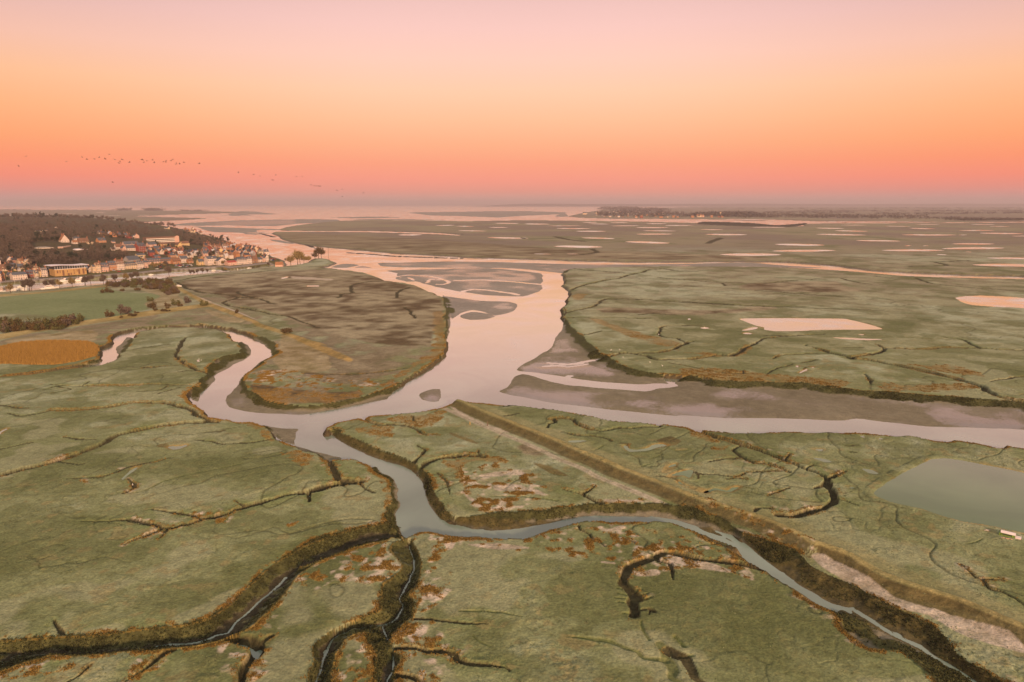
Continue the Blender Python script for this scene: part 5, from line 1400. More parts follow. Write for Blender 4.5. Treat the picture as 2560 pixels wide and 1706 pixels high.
FRONT = [
 ('b', -60, 55, 395, 480, 700, 'pink', 'slate', 'x', 2, 2, 0, 1, 'pink-walled house cut by the left edge of the picture on the quay'),
 ('b', 55, 150, 415, 480, 665, 'orange', 'slate', 'y', 2, 2, 0, 1, 'tall narrow orange brick house with its gable to the quay at the far left'),
 ('b', 245, 352, 450, 505, 580, 'cream', 'slate', 'y', 2, 2, 0, 1, 'small cream house with pointed gable left of the long white house on the quay'),
 ('b', 355, 745, 445, 505, 635, 'white', 'slate', 'x', 6, 2, 0, 2, 'long two-storey white house with slate roof left of the red brick house'),
 ('b', 745, 945, 385, 475, 582, 'red', 'slate', 'x', 4, 2, 3, 1, 'dark red brick house with three dormers on the quay'),
 ('b', 945, 1042, 395, 460, 580, 'cream', 'slate', 'x', 2, 2, 1, 1, 'low cream house with slate roof just right of the red brick house'),
 ('b', 1042, 1132, 365, 410, 565, 'yellow', 'tile', 'x', 2, 3, 0, 1, 'narrow yellow house leaning on the tall white house with four dormers'),
 ('b', 1132, 1285, 325, 378, 560, 'white', 'slate', 'x', 3, 3, 4, 1, 'tall white house with four dormers left of the big yellow modern building'),
 ('b', 1288, 1530, 310, 430, 500, 'white', 'slate', 'x', 4, 1, 1, 0, 'low white house under a big slate roof joined to the yellow modern building'),
 ('c', 140, 232, 270, 320, 440, 'grey', 'pale', 'x', 2, 2, 0, 0, 'grey-walled house at the right end of the yellow modern building'),
 ('c', 235, 352, 285, 345, 440, 'white', 'dark', 'y', 3, 2, 0, 1, 'small white gabled house with dark windows left of the flat-fronted cream one'),
 ('c', 355, 455, 250, 290, 455, 'cream', 'slate', 'x', 3, 2, 0, 1, 'plain cream house with red shopfront on the quay'),
 ('c', 455, 575, 185, 250, 455, 'cream', 'tile', 'x', 3, 3, 1, 1, 'taller cream house with a single central dormer on the quay'),
 ('c', 578, 785, 195, 290, 425, 'pink', 'slate', 'x', 4, 2, 3, 2, 'pink house with three dormers left of the tall orange brick house'),
 ('c', 788, 1000, 145, 238, 390, 'orange', 'slate', 'x', 6, 2, 3, 1, 'tall orange brick house with rows of tall white windows'),
 ('c', 1003, 1203, 110, 205, 378, 'white', 'tile', 'x', 5, 3, 5, 2, 'tall white house with five dormers beside the orange brick one'),
 ('c', 1206, 1550, 185, 252, 352, 'cream', 'slate', 'x', 6, 2, 6, 1, 'long low cream house with six little dormers on the quay'),
 ('c', 1553, 1720, 145, 208, 342, 'white', 'slate', 'x', 3, 2, 3, 1, 'white-pink house with three tall dormers left of the long terrace'),
 ('c', 1722, 1832, 130, 178, 320, 'pink', 'slate', 'x', 3, 2, 0, 1, 'flat-fronted pink house at the left end of the long terrace'),
 ('e', -150, 280, 895, 990, 1078, 'pink', 'slate', 'x', 8, 2, 6, 2, 'left half of the long pink terrace with white dormers'),
 ('e', 283, 625, 885, 965, 1062, 'orange', 'slate', 'x', 8, 2, 6, 2, 'orange right half of the long terrace with white dormers'),
 ('e', 628, 862, 890, 985, 1060, 'orange', 'tile', 'x', 4, 1, 5, 1, 'low orange house with five white dormers right of the terrace'),
 ('e', 865, 1075, 835, 908, 1032, 'white', 'slate', 'x', 5, 2, 0, 1, 'broad white house standing above the parked cars'),
 ('e', 1078, 1225, 915, 970, 1042, 'orange', 'tile', 'x', 3, 1, 2, 1, 'small orange house right of the broad white one'),
 ('e', 1380, 1545, 925, 990, 1098, 'yellow', 'slate', 'x', 3, 2, 0, 1, 'yellow house with orange shopfront left of the red-roofed one'),
 ('e', 1548, 1650, 915, 990, 1085, 'cream', 'red', 'x', 3, 1, 0, 1, 'cream house under a bright red roof on the quay'),
 ('e', 1652, 1935, 845, 912, 1098, 'white', 'slate', 'x', 5, 2, 1, 2, 'big plain white house right of the red roof'),
 ('e', 1960, 2205, 880, 965, 1098, 'white', 'slate', 'y', 4, 2, 0, 1, 'white gabled house with two tall white pillars beside it'),
 ('f', 370, 620, 970, 1015, 1102, 'pink', 'red', 'x', 4, 1, 0, 0, 'low pink pavilion with flat red roof on the quay'),
 ('f', 620, 930, 868, 960, 1078, 'white', 'slate', 'x', 7, 2, 6, 2, 'long white hotel with a row of six dormers in its steep roof'),
 ('f', 932, 1070, 850, 920, 1062, 'white', 'slate', 'x', 3, 2, 2, 1, 'white corner of the hotel with two dormers'),
 ('f', 1082, 1250, 825, 935, 1032, 'brown', 'tile', 'x', 3, 1, 1, 1, 'brown house under a big dark tiled roof right of the hotel'),
 ('f', 1255, 1372, 875, 925, 1012, 'white', 'slate', 'x', 2, 2, 0, 1, 'white house with a red awning near the end of the quay'),
 ('f', 1395, 1470, 840, 885, 1005, 'pink', 'slate', 'x', 2, 2, 0, 1, 'pink house next to last at the tip of the headland'),
 ('f', 1472, 1556, 790, 850, 1000, 'white', 'dark', 'y', 2, 2, 1, 1, 'last white gabled house at the tip of the headland'),
]
for r in FRONT:
    mans = 'hotel' in r[13] or 'steep' in r[13]
    place(*r, mans=mans)
REAR = [
 ('e', 1935, 2140, 600, 690, 770, 'yellow', 'tile', 'y', 2, 2, 0, 1, 'tall plain yellow gable standing out above the old town', -12, 14),
 ('e', 1030, 1440, 640, 745, 795, 'orange', 'dark', 'x', 3, 1, 0, 0, 'chapel-like building with a long dark roof and orange gable end', 40, 12),
 ('e', 530, 940, 570, 605, 658, 'red', 'rust', 'x', 9, 1, 0, 2, 'long low red brick row with many white windows', 0, 8),
 ('e', 270, 560, 430, 480, 590, 'yellow', 'tile', 'x', 4, 2, 0, 0, 'yellow school building with a dark entrance below the long brown-roofed block', -8, 12),
 ('e', 770, 888, 440, 500, 570, 'yellow', 'tile', 'y', 0, 1, 0, 0, 'yellow gabled wing of the school with a blank front', -5, 14),
 ('e', 890, 1108, 395, 455, 515, 'yellow', 'tile', 'x', 4, 1, 0, 0, 'yellow single-storey wing at the right end of the school', 0, 9),
 ('e', -90, 150, 430, 490, 570, 'pink', 'slate', 'x', 5, 1, 0, 0, 'pink hall with grey roof left of the yellow school', 0, 10),
 ('d', 1465, 1750, 575, 645, 718, 'white', 'slate', 'x', 6, 1, 0, 0, 'long white single-storey house with slate roof on the slope', 0, 8),
 ('d', 1360, 1450, 600, 650, 728, 'pink', 'slate', 'y', 1, 2, 0, 0, 'narrow pink gable at the left end of the long white house on the slope', 0, 9),
 ('d', 1185, 1365, 540, 620, 690, 'white', 'tile', 'x', 4, 1, 0, 1, 'white house with brown tiled roof on the slope above the green field', 0, 8),
 ('d', 1060, 1160, 630, 660, 712, 'white', 'slate', 'x', 2, 1, 0, 0, 'small white outbuilding below the brown-roofed white house on the slope', 0, 6),
 ('d', 1790, 1995, 515, 590, 745, 'red', 'slate', 'x', 4, 3, 2, 2, 'tall red brick house with slate roof on the slope', 12, 11),
 ('d', 2040, 2170, 640, 685, 772, 'cream', 'slate', 'y', 2, 2, 0, 1, 'small cream gabled house right of the tall red brick one', 0, 9),
 ('d', 1410, 1800, 470, 545, 592, 'pink', 'slate', 'x', 5, 1, 1, 0, 'pink building with long slate roof behind the long white house', 0, 11),
 ('a', 1800, 2045, 330, 480, 548, 'white', 'rust', 'y', 3, 1, 0, 2, 'timbered villa with steep rust-coloured gables high on the hill', 0, 10),
 ('d', 60, 215, 350, 385, 440, 'white', 'slate', 'x', 3, 2, 0, 1, 'white villa right of the timbered one on the hill', 0, 8),
 ('d', 30, 165, 445, 490, 540, 'white', 'rust', 'x', 3, 1, 0, 0, 'low white house below the white villa on the hill', 0, 7),
 ('d', 190, 460, 385, 460, 500, 'brown', 'tile', 'x', 4, 1, 1, 1, 'brown bungalow with one gabled dormer on the hill', 0, 9),
 ('d', 720, 925, 375, 440, 505, 'orange', 'slate', 'x', 4, 2, 1, 1, 'orange brick villa on the hill beside the dark round tree', 8, 9),
 ('a', 840, 1000, 385, 405, 500, 'orange', 'rust', 'x', 3, 2, 0, 0, 'small orange house at the edge of the brown wood on the hill', 0, 8),
 ('d', 440, 582, 470, 490, 545, 'cream', 'tile', 'x', 3, 1, 0, 0, 'pale low house in the garden between bungalow and orange villa', 0, 7),
 ('d', 1520, 1830, 865, 955, 1000, 'grey', 'slate', 'x', 2, 1, 0, 0, 'barn with a wide grey roof behind the quay houses', 15, 12),
 ('d', 1740, 1965, 800, 835, 870, 'yellow', 'slate', 'x', 4, 1, 0, 1, 'low yellow house right of the grey barn', 0, 7),
 ('d', 1885, 1950, 870, 890, 925, 'cream', 'slate', 'y', 1, 1, 0, 0, 'tiny cream gable behind the quay terrace', 0, 7),
 ('a', 1280, 1420, 155, 185, 212, 'white', 'slate', 'x', 2, 1, 0, 0, 'white house glimpsed among the trees on the hilltop', 0, 7),
 ('a', 1060, 1220, 200, 215, 245, 'cream', 'slate', 'x', 2, 1, 0, 0, 'cream house low among the trees left of the white hilltop one', 0, 7),
 ('a', 1620, 1700, 85, 100, 128, 'white', 'slate', 'y', 1, 1, 0, 0, 'white gable far back among the hilltop trees', 0, 7),
 ('d', 1630, 1685, 310, 345, 392, 'white', 'slate', 'y', 1, 1, 0, 0, 'small white gable below the wood left of the long brown-roofed block', 0, 6),
 ('d', 820, 865, 255, 285, 318, 'yellow', 'rust', 'y', 1, 1, 0, 0, 'little yellow gable beside the dark round tree at the wood edge', 0, 6),
 ('d', 1085, 1165, 455, 480, 515, 'pink', 'slate', 'x', 1, 1, 0, 0, 'small pink house just left of the big brown bare tree', 0, 6),
 ('e', 1490, 1575, 215, 240, 320, 'white', 'dark', 'x', 2, 2, 0, 1, 'white tower house among dark trees above the headland', 0, 7),
 ('e', 545, 720, 770, 805, 872, 'orange', 'slate', 'x', 4, 1, 0, 1, 'orange house behind the long terrace', 0, 8),
 ('e', 735, 890, 765, 812, 872, 'cream', 'slate', 'x', 3, 1, 0, 1, 'cream house behind the broad white quay house', 0, 8),
 ('e', 80, 260, 800, 850, 900, 'red', 'slate', 'x', 3, 1, 0, 2, 'brown-red house rising behind the pink terrace', 0, 8),
 ('e', 890, 1070, 700, 735, 800, 'orange', 'slate', 'x', 3, 1, 0, 1, 'orange house left of the dark-roofed chapel', 10, 8),
 ('e', 1430, 1610, 650, 690, 740, 'pink', 'slate', 'x', 3, 1, 1, 1, 'pink house right of the chapel gable', -10, 8),
 ('e', 1430, 1515, 830, 870, 910, 'ochre', 'tile', 'y', 1, 1, 0, 0, 'small ochre gable above the yellow quay house', 0, 8),
 ('b', -40, 215, 235, 350, 412, 'cream', 'tile', 'x', 4, 1, 1, 1, 'cream house with brown roof behind the left end of the quay', 0, 8),
 ('b', 290, 392, 300, 345, 388, 'cream', 'slate', 'y', 1, 1, 0, 0, 'left one of two cream gables side by side behind the quay', 0, 8),
 ('b', 395, 478, 300, 345, 398, 'yellow', 'slate', 'y', 1, 1, 0, 0, 'yellowish right one of the two gables side by side behind the quay', 0, 8),
 ('b', 482, 655, 218, 292, 356, 'cream', 'slate', 'x', 3, 1, 0, 1, 'cream house above the two side-by-side gables', 0, 8),
 ('b', 488, 562, 350, 372, 412, 'white', 'pale', 'x', 2, 1, 0, 0, 'small white flat-looking house below the cream one behind the quay', 0, 6),
 ('b', 765, 888, 242, 292, 382, 'orange', 'slate', 'y', 2, 2, 0, 1, 'orange gabled house behind the red brick quay house', 0, 8),
 ('b', 892, 1030, 268, 318, 386, 'cream', 'tile', 'x', 3, 1, 2, 1, 'cream house with brown roof and two white dormers behind the quay', 0, 8),
 ('b', 255, 445, 205, 262, 300, 'grey', 'slate', 'x', 3, 1, 0, 2, 'grey-roofed house at the foot of the scrub slope', 0, 8),
 ('f', 930, 1150, 560, 625, 660, 'red', 'slate', 'y', 2, 1, 0, 1, 'house with a bright red gable over the headland roofs', 25, 11),
 ('f', 420, 585, 520, 560, 605, 'orange', 'slate', 'x', 3, 1, 0, 1, 'orange house on the crest of the old town', 0, 8),
 ('f', 720, 850, 515, 545, 590, 'orange', 'slate', 'x', 2, 1, 0, 1, 'orange house right of the dark tree on the crest of the old town', 0, 8),
 ('f', 860, 965, 520, 570, 600, 'cream', 'dark', 'x', 2, 1, 0, 0, 'cream house with dark roof at the far waterside of the headland', 0, 7),
 ('f', 160, 375, 470, 505, 560, 'orange', 'slate', 'x', 4, 1, 0, 0, 'long orange house under the dark trees of the headland', 0, 8),
]
for r in REAR:
    place(*r[:14], turn=r[14], depth=r[15], door=False)

rt2 = random.Random(77)
def crowd(poly, n, gap, label, group):
    """small houses packed along old lanes"""
    got = []
    P = np.array(pix(poly)); lo, hi = P.min(0), P.max(0); k = 0
    while len(got) < n and k < 4000:
        k += 1
        x, y = rt2.uniform(lo[0], hi[0]), rt2.uniform(lo[1], hi[1])
        if not inside(P, np.array([x]), np.array([y]))[0]: continue
        if any(abs(x - a) < gap and abs(y - b) < gap * .42 for a, b in got): continue
        p = hill_ray(x, y)
        if p is None: continue
        got.append((x, y))
        w = rt2.uniform(6.5, 11)
        house(p, QUAY + math.radians(rt2.choice((0, 0, 8, -10, 90, 80))), w, rt2.uniform(6, 8), rt2.uniform(3.6, 6.2), rt2.uniform(2.6, 4.2), rt2.choice(('white', 'cream', 'pink', 'orange', 'brown', 'grey', 'red', 'orange')),
              rt2.choice(('slate', 'slate', 'dark', 'tile', 'rust', 'pale')), rt2.choice('xxy'), 2, 1 if rt2.random() < .6 else 2, rt2.choice((0, 0, 1, 2)), rt2.choice((1, 1, 2)), label, 'house', group, door=False)


crowd("P:1000,680 1130,650 1350,680 1500,690 1640,710 1780,760 1860,790 1870,815 1700,835 1480,850 1340,870 1250,850 1160,840 1000,850 930,830 960,760", 62, 7.5, 'small old house packed among the roofs of the headland town', 'old houses crowded on the headland')
crowd("e:0,690 500,680 900,760 1000,830 1300,800 1420,860 1250,900 1000,880 600,860 300,850 0,860", 16, 9, 'small house in the gardens between the quay terrace and the school', 'houses between the quay and the school')
crowd("e:950,60 1250,60 1480,170 1460,260 1300,230 1000,120", 10, 7, 'roof showing among the trees on the seaward slope', 'houses on the seaward slope')
crowd("b:0,190 200,210 640,200 1050,260 1050,300 600,240 200,250 0,250", 6, 9, 'small house at the foot of the scrub slope behind the quay', 'houses under the scrub slope')
crowd("d:600,250 1300,330 1850,380 1400,400 900,330", 8, 9, 'small house below the dark wood on the hill', 'houses below the hilltop wood')


def custom(name, label, cat, reg, x, y, turn):
    ox, oy, k = REG[reg]
    p = hill_ray(ox + x * k, oy + y * k)
    dep = p[1] * _cp + (CAM_H - p[2]) * _sp
    e = bpy.data.objects.new(name, None); COL.objects.link(e)
    e.location = p; e.rotation_euler = (0, 0, QUAY + math.radians(turn)); e['label'] = label; e['category'] = cat
    return e, k * dep / FPX


# yellow modern building with a floating pale roof
e, s = custom('market_hall', 'big yellow stone building with glass storey and floating pale roof', 'building', 'b', 1910, 520, 0)
wd, hh = 760 * s, 175 * s
b = Bag(); b.box((0, 9, hh / 2 - 1), (wd / 2, 9, hh / 2 + 1)); add('wall', b.mesh('wall', wallm('ochre')), e)
b = Bag(); b.box((0, 10, hh + 1.9), (wd / 2 - .8, 8.2, 1.8)); g_ = add('glass_storey', b.mesh('glass_storey', M_GLASS), e)
b = Bag()
for i in range(13): b.box((-wd / 2 + 1.2 + (wd - 2.4) * i / 12, 1.72, hh + 1.9), (.12, .08, 1.78))
add('mullion', b.mesh('mullion', M_FRAME), g_)['kind'] = 'stuff'
b = Bag(); b.box((0, .1, hh + .12), (wd / 2 + .3, .5, .22)); add('parapet', b.mesh('parapet', mat('pale_coping', (.66, .58, .52))), e)
b = Bag()
n = 14; za, zb_ = [], []
V = []
for j, y in enumerate((-1.5, 20.5)):
    for i in range(n + 1):
        u = i / n; V.append((-wd * .62 + wd * 1.2 * u, y, hh + 4.2 + .7 * math.sin(u * 5.2 + .6)))
F = [(i, i + 1, n + 2 + i, n + 1 + i) for i in range(n)]
V2 = [(x, y, z + .35) for x, y, z in V]; m_ = len(V)
F += [tuple(m_ + q for q in f) for f in F[:n]] + [(i, i + 1, m_ + i + 1, m_ + i) for i in range(n)] + [(n + 1 + i, n + 2 + i, m_ + n + 2 + i, m_ + n + 1 + i) for i in range(n)] + [(0, n + 1, m_ + n + 1, m_), (n, 2 * n + 1, m_ + 2 * n + 1, m_ + n)]
add('roof', new_mesh('roof', V2[:0] + V + V2, F, [mat('pale_metal', (.66, .58, .60), .5, .3)]), e)
for i, (u, w_, z0, z1) in enumerate([(.08, 1.6, .45, .85), (.16, 1.0, .45, .85), (.26, 2.2, .02, .85), (.39, .9, .5, .8), (.42, 2.4, .02, .35), (.5, 1.2, .05, .4), (.6, .9, .5, .85), (.6, 1.2, .2, .4), (.7, .7, .5, .85), (.76, 2.0, .1, .85), (.9, 2.2, .1, .9), (.97, .8, .5, .8)]):
    b = Bag(); b.box((0, -.02, (z1 - z0) * hh / 2), (w_ / 2, .08, (z1 - z0) * hh / 2)); add('window', b.mesh('window', mat('dark_opening', (.16, .085, .05), .7, .2)), e, (-wd / 2 + u * wd, 0, z0 * hh))

# long block with banded front high on the slope
e, s = custom('banded_block', 'long flat block with brown roof and white bands between dark window strips', 'building', 'e', 330, 425, 0)
wd = 960 * s; hh = 115 * s
b = Bag(); b.box((0, 7, hh / 2 - 2), (wd / 2, 7, hh / 2 + 2)); add('wall', b.mesh('wall', mat('brown_cladding', (.16, .10, .075))), e)
for z0 in (.05, .42, .84):
    b = Bag(); b.box((-.06 * wd, -.2, hh * (z0 + .09)), (wd * .44, .18, hh * .09)); add('band', b.mesh('band', mat('white_band', (.66, .58, .50))), e)
for z0 in (.24, .62):
    b = Bag(); b.box((-.06 * wd, -.06, hh * (z0 + .085)), (wd * .44, .05, hh * .085)); add('window_strip', b.mesh('window_strip', M_GLASS), e)
b = Bag(); b.box((0, 7, hh + 1.5), (wd / 2 - .2, 7.3, 1.48)); add('roof', b.mesh('roof', roofm('tile')), e)
b = Bag(); b.face([(wd / 2 - 9, -.5, -1), (wd / 2, -.5, -1), (wd / 2, -.5, hh + 3.2), (wd / 2 - 4, -.5, hh + 4.6), (wd / 2 - 9, -.5, hh + 2)]); b.face([(wd / 2 + .02, -.5, -1), (wd / 2 + .02, 14, -1), (wd / 2 + .02, 14, hh + 3), (wd / 2 + .02, -.5, hh + 3.2)]); add('gable_end', b.mesh('gable_end', wallm('pink')), e)

# church with pointed spire on the headland
pp = hill_ray(422, 573) or (*unproj(422, 573, 2), 2)
e = bpy.data.objects.new('church', None); COL.objects.link(e); e.location = pp; e.rotation_euler = (0, 0, QUAY); e['label'] = 'distant church with square tower and dark pointed spire above the trees'; e['category'] = 'church'
s = pp[1] / FPX
b = Bag(); b.box((0, 0, 2.6 * s), (1.7 * s, 1.7 * s, 2.6 * s)); add('tower', b.mesh('tower', wallm('cream')), e)
b = Bag(); q = 2.0 * s; b.face([(-q, -q, 5.2 * s), (q, -q, 5.2 * s), (0, 0, 10 * s)]); b.face([(q, -q, 5.2 * s), (q, q, 5.2 * s), (0, 0, 10 * s)]); b.face([(q, q, 5.2 * s), (-q, q, 5.2 * s), (0, 0, 10 * s)]); b.face([(-q, q, 5.2 * s), (-q, -q, 5.2 * s), (0, 0, 10 * s)]); add('spire', b.mesh('spire', roofm('dark')), e)
rm, gab = gable_roof(9 * s, 4 * s, 2.2 * s, 4.2 * s, 'x', 'slate', 'cream'); add('roof', rm, e, (-6 * s, 0, 0))
b = Bag(); b.box((0, 0, 1.1 * s), (4.5 * s, 2 * s, 1.1 * s)); [b.face(g) for g in gab]; add('nave', b.mesh('nave', wallm('cream')), e, (-6 * s, 0, 0))

# little house beside the lock
e = place('g', 90, 312, 775, 850, 915, 'pink', 'rust', 'x', 0, 1, 0, 0, 'small pink lock house with a brown roof where the canal meets the river', turn=-48, depth=7, door=False, name='lock_house')

# pale flat pond-like roof on the terrace
def slab(reg, pts, zup, th, m, name, label, cat):
    q = [hill_ray(*p) for p in pix(reg + ':' + pts)]
    q = [p for p in q if p]
    z = max(p[2] for p in q) + zup
    n = len(q); V = [(p[0], p[1], z - th) for p in q] + [(p[0], p[1], z) for p in q]
    F = [tuple(range(n - 1, -1, -1)), tuple(range(n, 2 * n))] + [(i, (i + 1) % n, n + (i + 1) % n, n + i) for i in range(n)]
    o = add(name, new_mesh(name, V, F, [m])); o['label'] = label; o['category'] = cat
    return o
slab('d', "20,690 80,665 200,662 320,680 415,710 250,722 100,720", .1, 1.2, mat('frosted_sheet', (.68, .60, .60), .5), 'frosted_roof', 'flat lens-shaped pale roof on the terrace below the villas', 'roof shed')
slab('a', "910,748 1140,675 1340,680 1590,750", .1, 1.6, mat('grey_terrace', (.40, .33, .27)), 'stone_terrace', 'wide pale stone terrace below the timbered villa', 'terrace')
slab('a', "1700,720 1690,670 1910,668 1950,645 2090,640 2090,660 1950,700 1860,720", .1, 1.6, mat('pink_terrace', (.48, .30, .22)), 'retaining_wall', 'pinkish retaining wall running right from the stone terrace', 'wall')

# far village on the opposite shore
FARM = []
def far_house(px, py, w, h, wall, roof, label, group, ridge='x'):
    X, Y = unproj(px, py, 0.0)
    s = Y / FPX
    b = Bag(); ww, hh = w * s, h * s
    b.box((0, ww * .35, hh * .3), (ww / 2, ww * .35, hh * .3)); n0 = len(b.F)
    rm, gab = gable_roof(ww, ww * .7, hh * .6, hh, ridge, roof, wall)
    for g in gab: b.face([(x, y + ww * .35, z) for x, y, z in g])
    e = bpy.data.objects.new('house', None); COL.objects.link(e); e.location = (X, Y, .2); e.rotation_euler = (0, 0, math.radians(rt2.uniform(-25, 25))); e['label'] = label; e['category'] = 'house'
    if group: e['group'] = group
    add('wall', b.mesh('wall', wallm(wall)), e); add('roof', rm, e, (0, ww * .35, 0))


for q, w, h, wall, roof, lab in [("S:590,300", 5, 6, 'white', 'slate', 'white block at the waterside left of centre in the far village'), ("S:692,300", 5.5, 6, 'white', 'slate', 'second white block from the left along the far village shore'), ("S:895,308", 5, 5, 'pink', 'rust', 'pink house on the far village shore left of the red one'), ("S:960,308", 7, 6, 'red', 'rust', 'largest reddish house on the far village shore'),
                                 ("S:1190,306", 9, 4, 'orange', 'rust', 'long low orange building in the middle of the far village shore'), ("S:1335,302", 6, 5, 'orange', 'rust', 'orange house left of the gap in the far village'), ("S:1385,302", 5, 5, 'orange', 'slate', 'orange house at the gap in the far village'),
                                 ("S:1560,303", 7, 5, 'orange', 'rust', 'orange house left of the three pale gables'), ("S:1625,298", 6, 6.5, 'cream', 'rust', 'left of the three pale gables in the far village'), ("S:1655,298", 6, 7, 'cream', 'rust', 'middle of the three pale gables in the far village'), ("S:1685,298", 5, 6, 'pink', 'rust', 'right of the three pale gables in the far village'),
                                 ("S:1785,303", 6, 6, 'orange', 'rust', 'orange house left of the water tower'), ("S:1870,302", 6, 3.6, 'red', 'rust', 'red house at the foot of the water tower'), ("S:1910,302", 6, 4, 'orange', 'rust', 'orange house right of the water tower'), ("S:290,268", 9, 6, 'cream', 'slate', 'long cream building at the left tip of the far village')]:
    (x, y), = pix(q); far_house(x, y, w, h, wall, roof, lab, None)
for x, y in sample_px("S:260,270 420,240 520,240 800,235 1100,245 1400,250 1480,270 1480,300 1150,303 900,300 500,300 350,290", 75):
    far_house(x, y, rt2.uniform(2.8, 5), rt2.uniform(2.5, 4), rt2.choice(('white', 'cream', 'pink', 'orange', 'grey', 'brown')), rt2.choice(('slate', 'rust', 'slate', 'dark')), 'tiny house in the distant village across the estuary', 'houses of the far village', rt2.choice('xy'))
X, Y = unproj(1400 + 1885 * .2125, 480 + 292 * .2125, 0); s = Y / FPX
e = bpy.data.objects.new('water_tower', None); COL.objects.link(e); e.location = (X, Y, 0); e['label'] = 'pale water tower at the right end of the far village'; e['category'] = 'water tower'
b = Bag(); b.tube((0, 0, 0), (0, 0, 8.5 * s), 1.3 * s, 1.2 * s, 12); add('shaft', b.mesh('shaft', wallm('cream')), e)
b = Bag(); b.tube((0, 0, 8.5 * s), (0, 0, 9.2 * s), 1.25 * s, 2.0 * s, 14); b.tube((0, 0, 9.2 * s), (0, 0, 11.3 * s), 2.0 * s, 2.0 * s, 14); b.tube((0, 0, 11.3 * s), (0, 0, 11.8 * s), 2.0 * s, .2 * s, 14); add('tank', b.mesh('tank', wallm('cream')), e)

# distant woods and hedges: masses of foliage that read as one
def far_wood(poly, n, hpx, label, name='far_wood', m=None):
    bag = Bag()
    for x, y in sample_px(poly, n):
        X, Y = unproj(x, max(y, HORIZ + 2.6), 0)
        s = Y / FPX * hpx
        for _ in range(14):
            c = Vector((X + rt.gauss(0, 1.1) * s, Y + rt.gauss(0, 1.1) * s, s * rt.uniform(.1, .95)))
            d, s_ = rdir(rt), rdir(rt)
            bag.tri(tuple(c - s_ * s * .3), tuple(c + s_ * s * .3), tuple(c + d * s * .6))
    add(name, bag.mesh(name, m or M_DARKW), kind='stuff', label=label)


M_DARKW = leaf_mat('far_trees', (.04, .035, .028), (.10, .075, .055))
far_wood("S:420,250 500,235 900,225 1150,235 1450,250 1490,280 1480,298 1100,300 700,295 450,285", 260, 4.5, 'trees between the houses of the far village')
far_wood("S:450,215 500,195 700,190 900,195 1300,215 1300,232 800,225 600,215", 150, 5, 'wood behind the far village')
far_wood("S:1500,285 1620,270 1850,265 2000,258 2250,265 2353,285 2353,300 1950,298 1700,300 1520,300", 170, 7, 'wooded strip around the water tower')
far_wood("N:1500,190 2353,195 O:2353,205 1700,195 1200,190 1700,185 O:600,170 N:1900,165 1500,180", 260, 5.5, 'dark wood along the inland edge of the marsh')
far_wood("O:1750,205 2353,205 2353,212 1900,212", 110, 4.5, 'dark tree line near the right edge')
far_wood("O:0,120 2353,118 2353,128 0,130", 150, 2.4, 'faint tree lines far inland')
far_wood("O:700,138 2353,138 2353,146 700,146", 150, 2.8, 'broken hedges across the inland fields')
far_wood("O:1250,160 2353,152 2353,160 1300,172", 110, 3.6, 'hedges in front of the inland fields')
far_wood("N:1600,150 2353,150 O:1100,150 1100,158 N:1600,158", 90, 3.2, 'hedgerow behind the village fields')
far_wood("R:1080,92 1200,92 1200,100 1080,100", 24, 4.5, 'small wood on the left horizon')
far_wood("R:1340,92 1480,94 1480,102 1340,102", 30, 5, 'rounded wood on the low spit at the left')
far_wood("R:1650,100 1920,102 1920,106 1650,106", 30, 3, 'low trees along the far spit')
far_wood("R:0,92 1080,94 1080,97 0,96", 60, 1.6, 'thin tree line along the left horizon')
# low hills on the right horizon
V, F = [], []
hx = np.linspace(1180, 3300, 90)
for i, x in enumerate(hx):
    prof = 3.4 * sstep(x, 1180, 1330) + .9 * math.sin(x * .011) + .5 * math.sin(x * .037 + 1)
    Yh = 24000.0
    X = (x - CX) / FPX * Yh
    for j, f in enumerate((0, .7, 1, .8, 0)):
        V.append((X * (1 + .03 * j), Yh + 900 * j, -3 + (CAM_H * .72 + prof * Yh / FPX * .55) * f * sstep(x, 1175, 1300)))
for i in range(len(hx) - 1):
    for j in range(4): F.append((i * 5 + j, i * 5 + 5 + j, i * 5 + 6 + j, i * 5 + 1 + j))
add('hills', new_mesh('hills', V, F, [mat('hill_ground', (.13, .10, .08), .95, .05, .2, .002)], True), kind='structure', label='low hills along the right horizon')

# trees in the gardens and lanes of the town
for poly, n, ev in [("e:0,690 900,720 1500,760 1900,800 1900,880 1400,900 900,880 0,860", 34, .35), ("e:600,140 1000,130 1500,330 1700,470 1650,560 1300,540 1000,500 1110,400", 40, .45), ("d:200,560 900,600 1300,780 1300,950 500,1000 100,900", 30, .35), ("d:0,250 700,330 1300,360 1850,420 1400,480 900,420 0,380", 36, .3),
                    ("f:0,620 500,600 1100,640 1450,760 1350,860 900,860 300,860", 22, .4), ("e:0,450 250,600 900,600 1000,640 500,700 0,720", 14, .4), ("b:0,240 1100,270 1100,420 200,440", 16, .3), ("a:1000,400 1800,420 1780,540 1000,560", 24, .8), ("e:1640,200 2250,330 2280,470 1700,440", 26, .6)]:
    for x, y in sample_px(poly, n):
        p = hill_ray(x, y)
        if p is None: continue
        ev_ = rt.random() < ev
        plant('garden_tree', rt.choice(EVER if ev_ else WOOD), p, rt.uniform(.5, .85), rt.uniform(0, 6), 'dark evergreen garden tree among the houses of the town' if ev_ else 'bare garden tree among the houses of the town', 'tree', 'evergreen garden trees in the town' if ev_ else 'bare garden trees in the town')
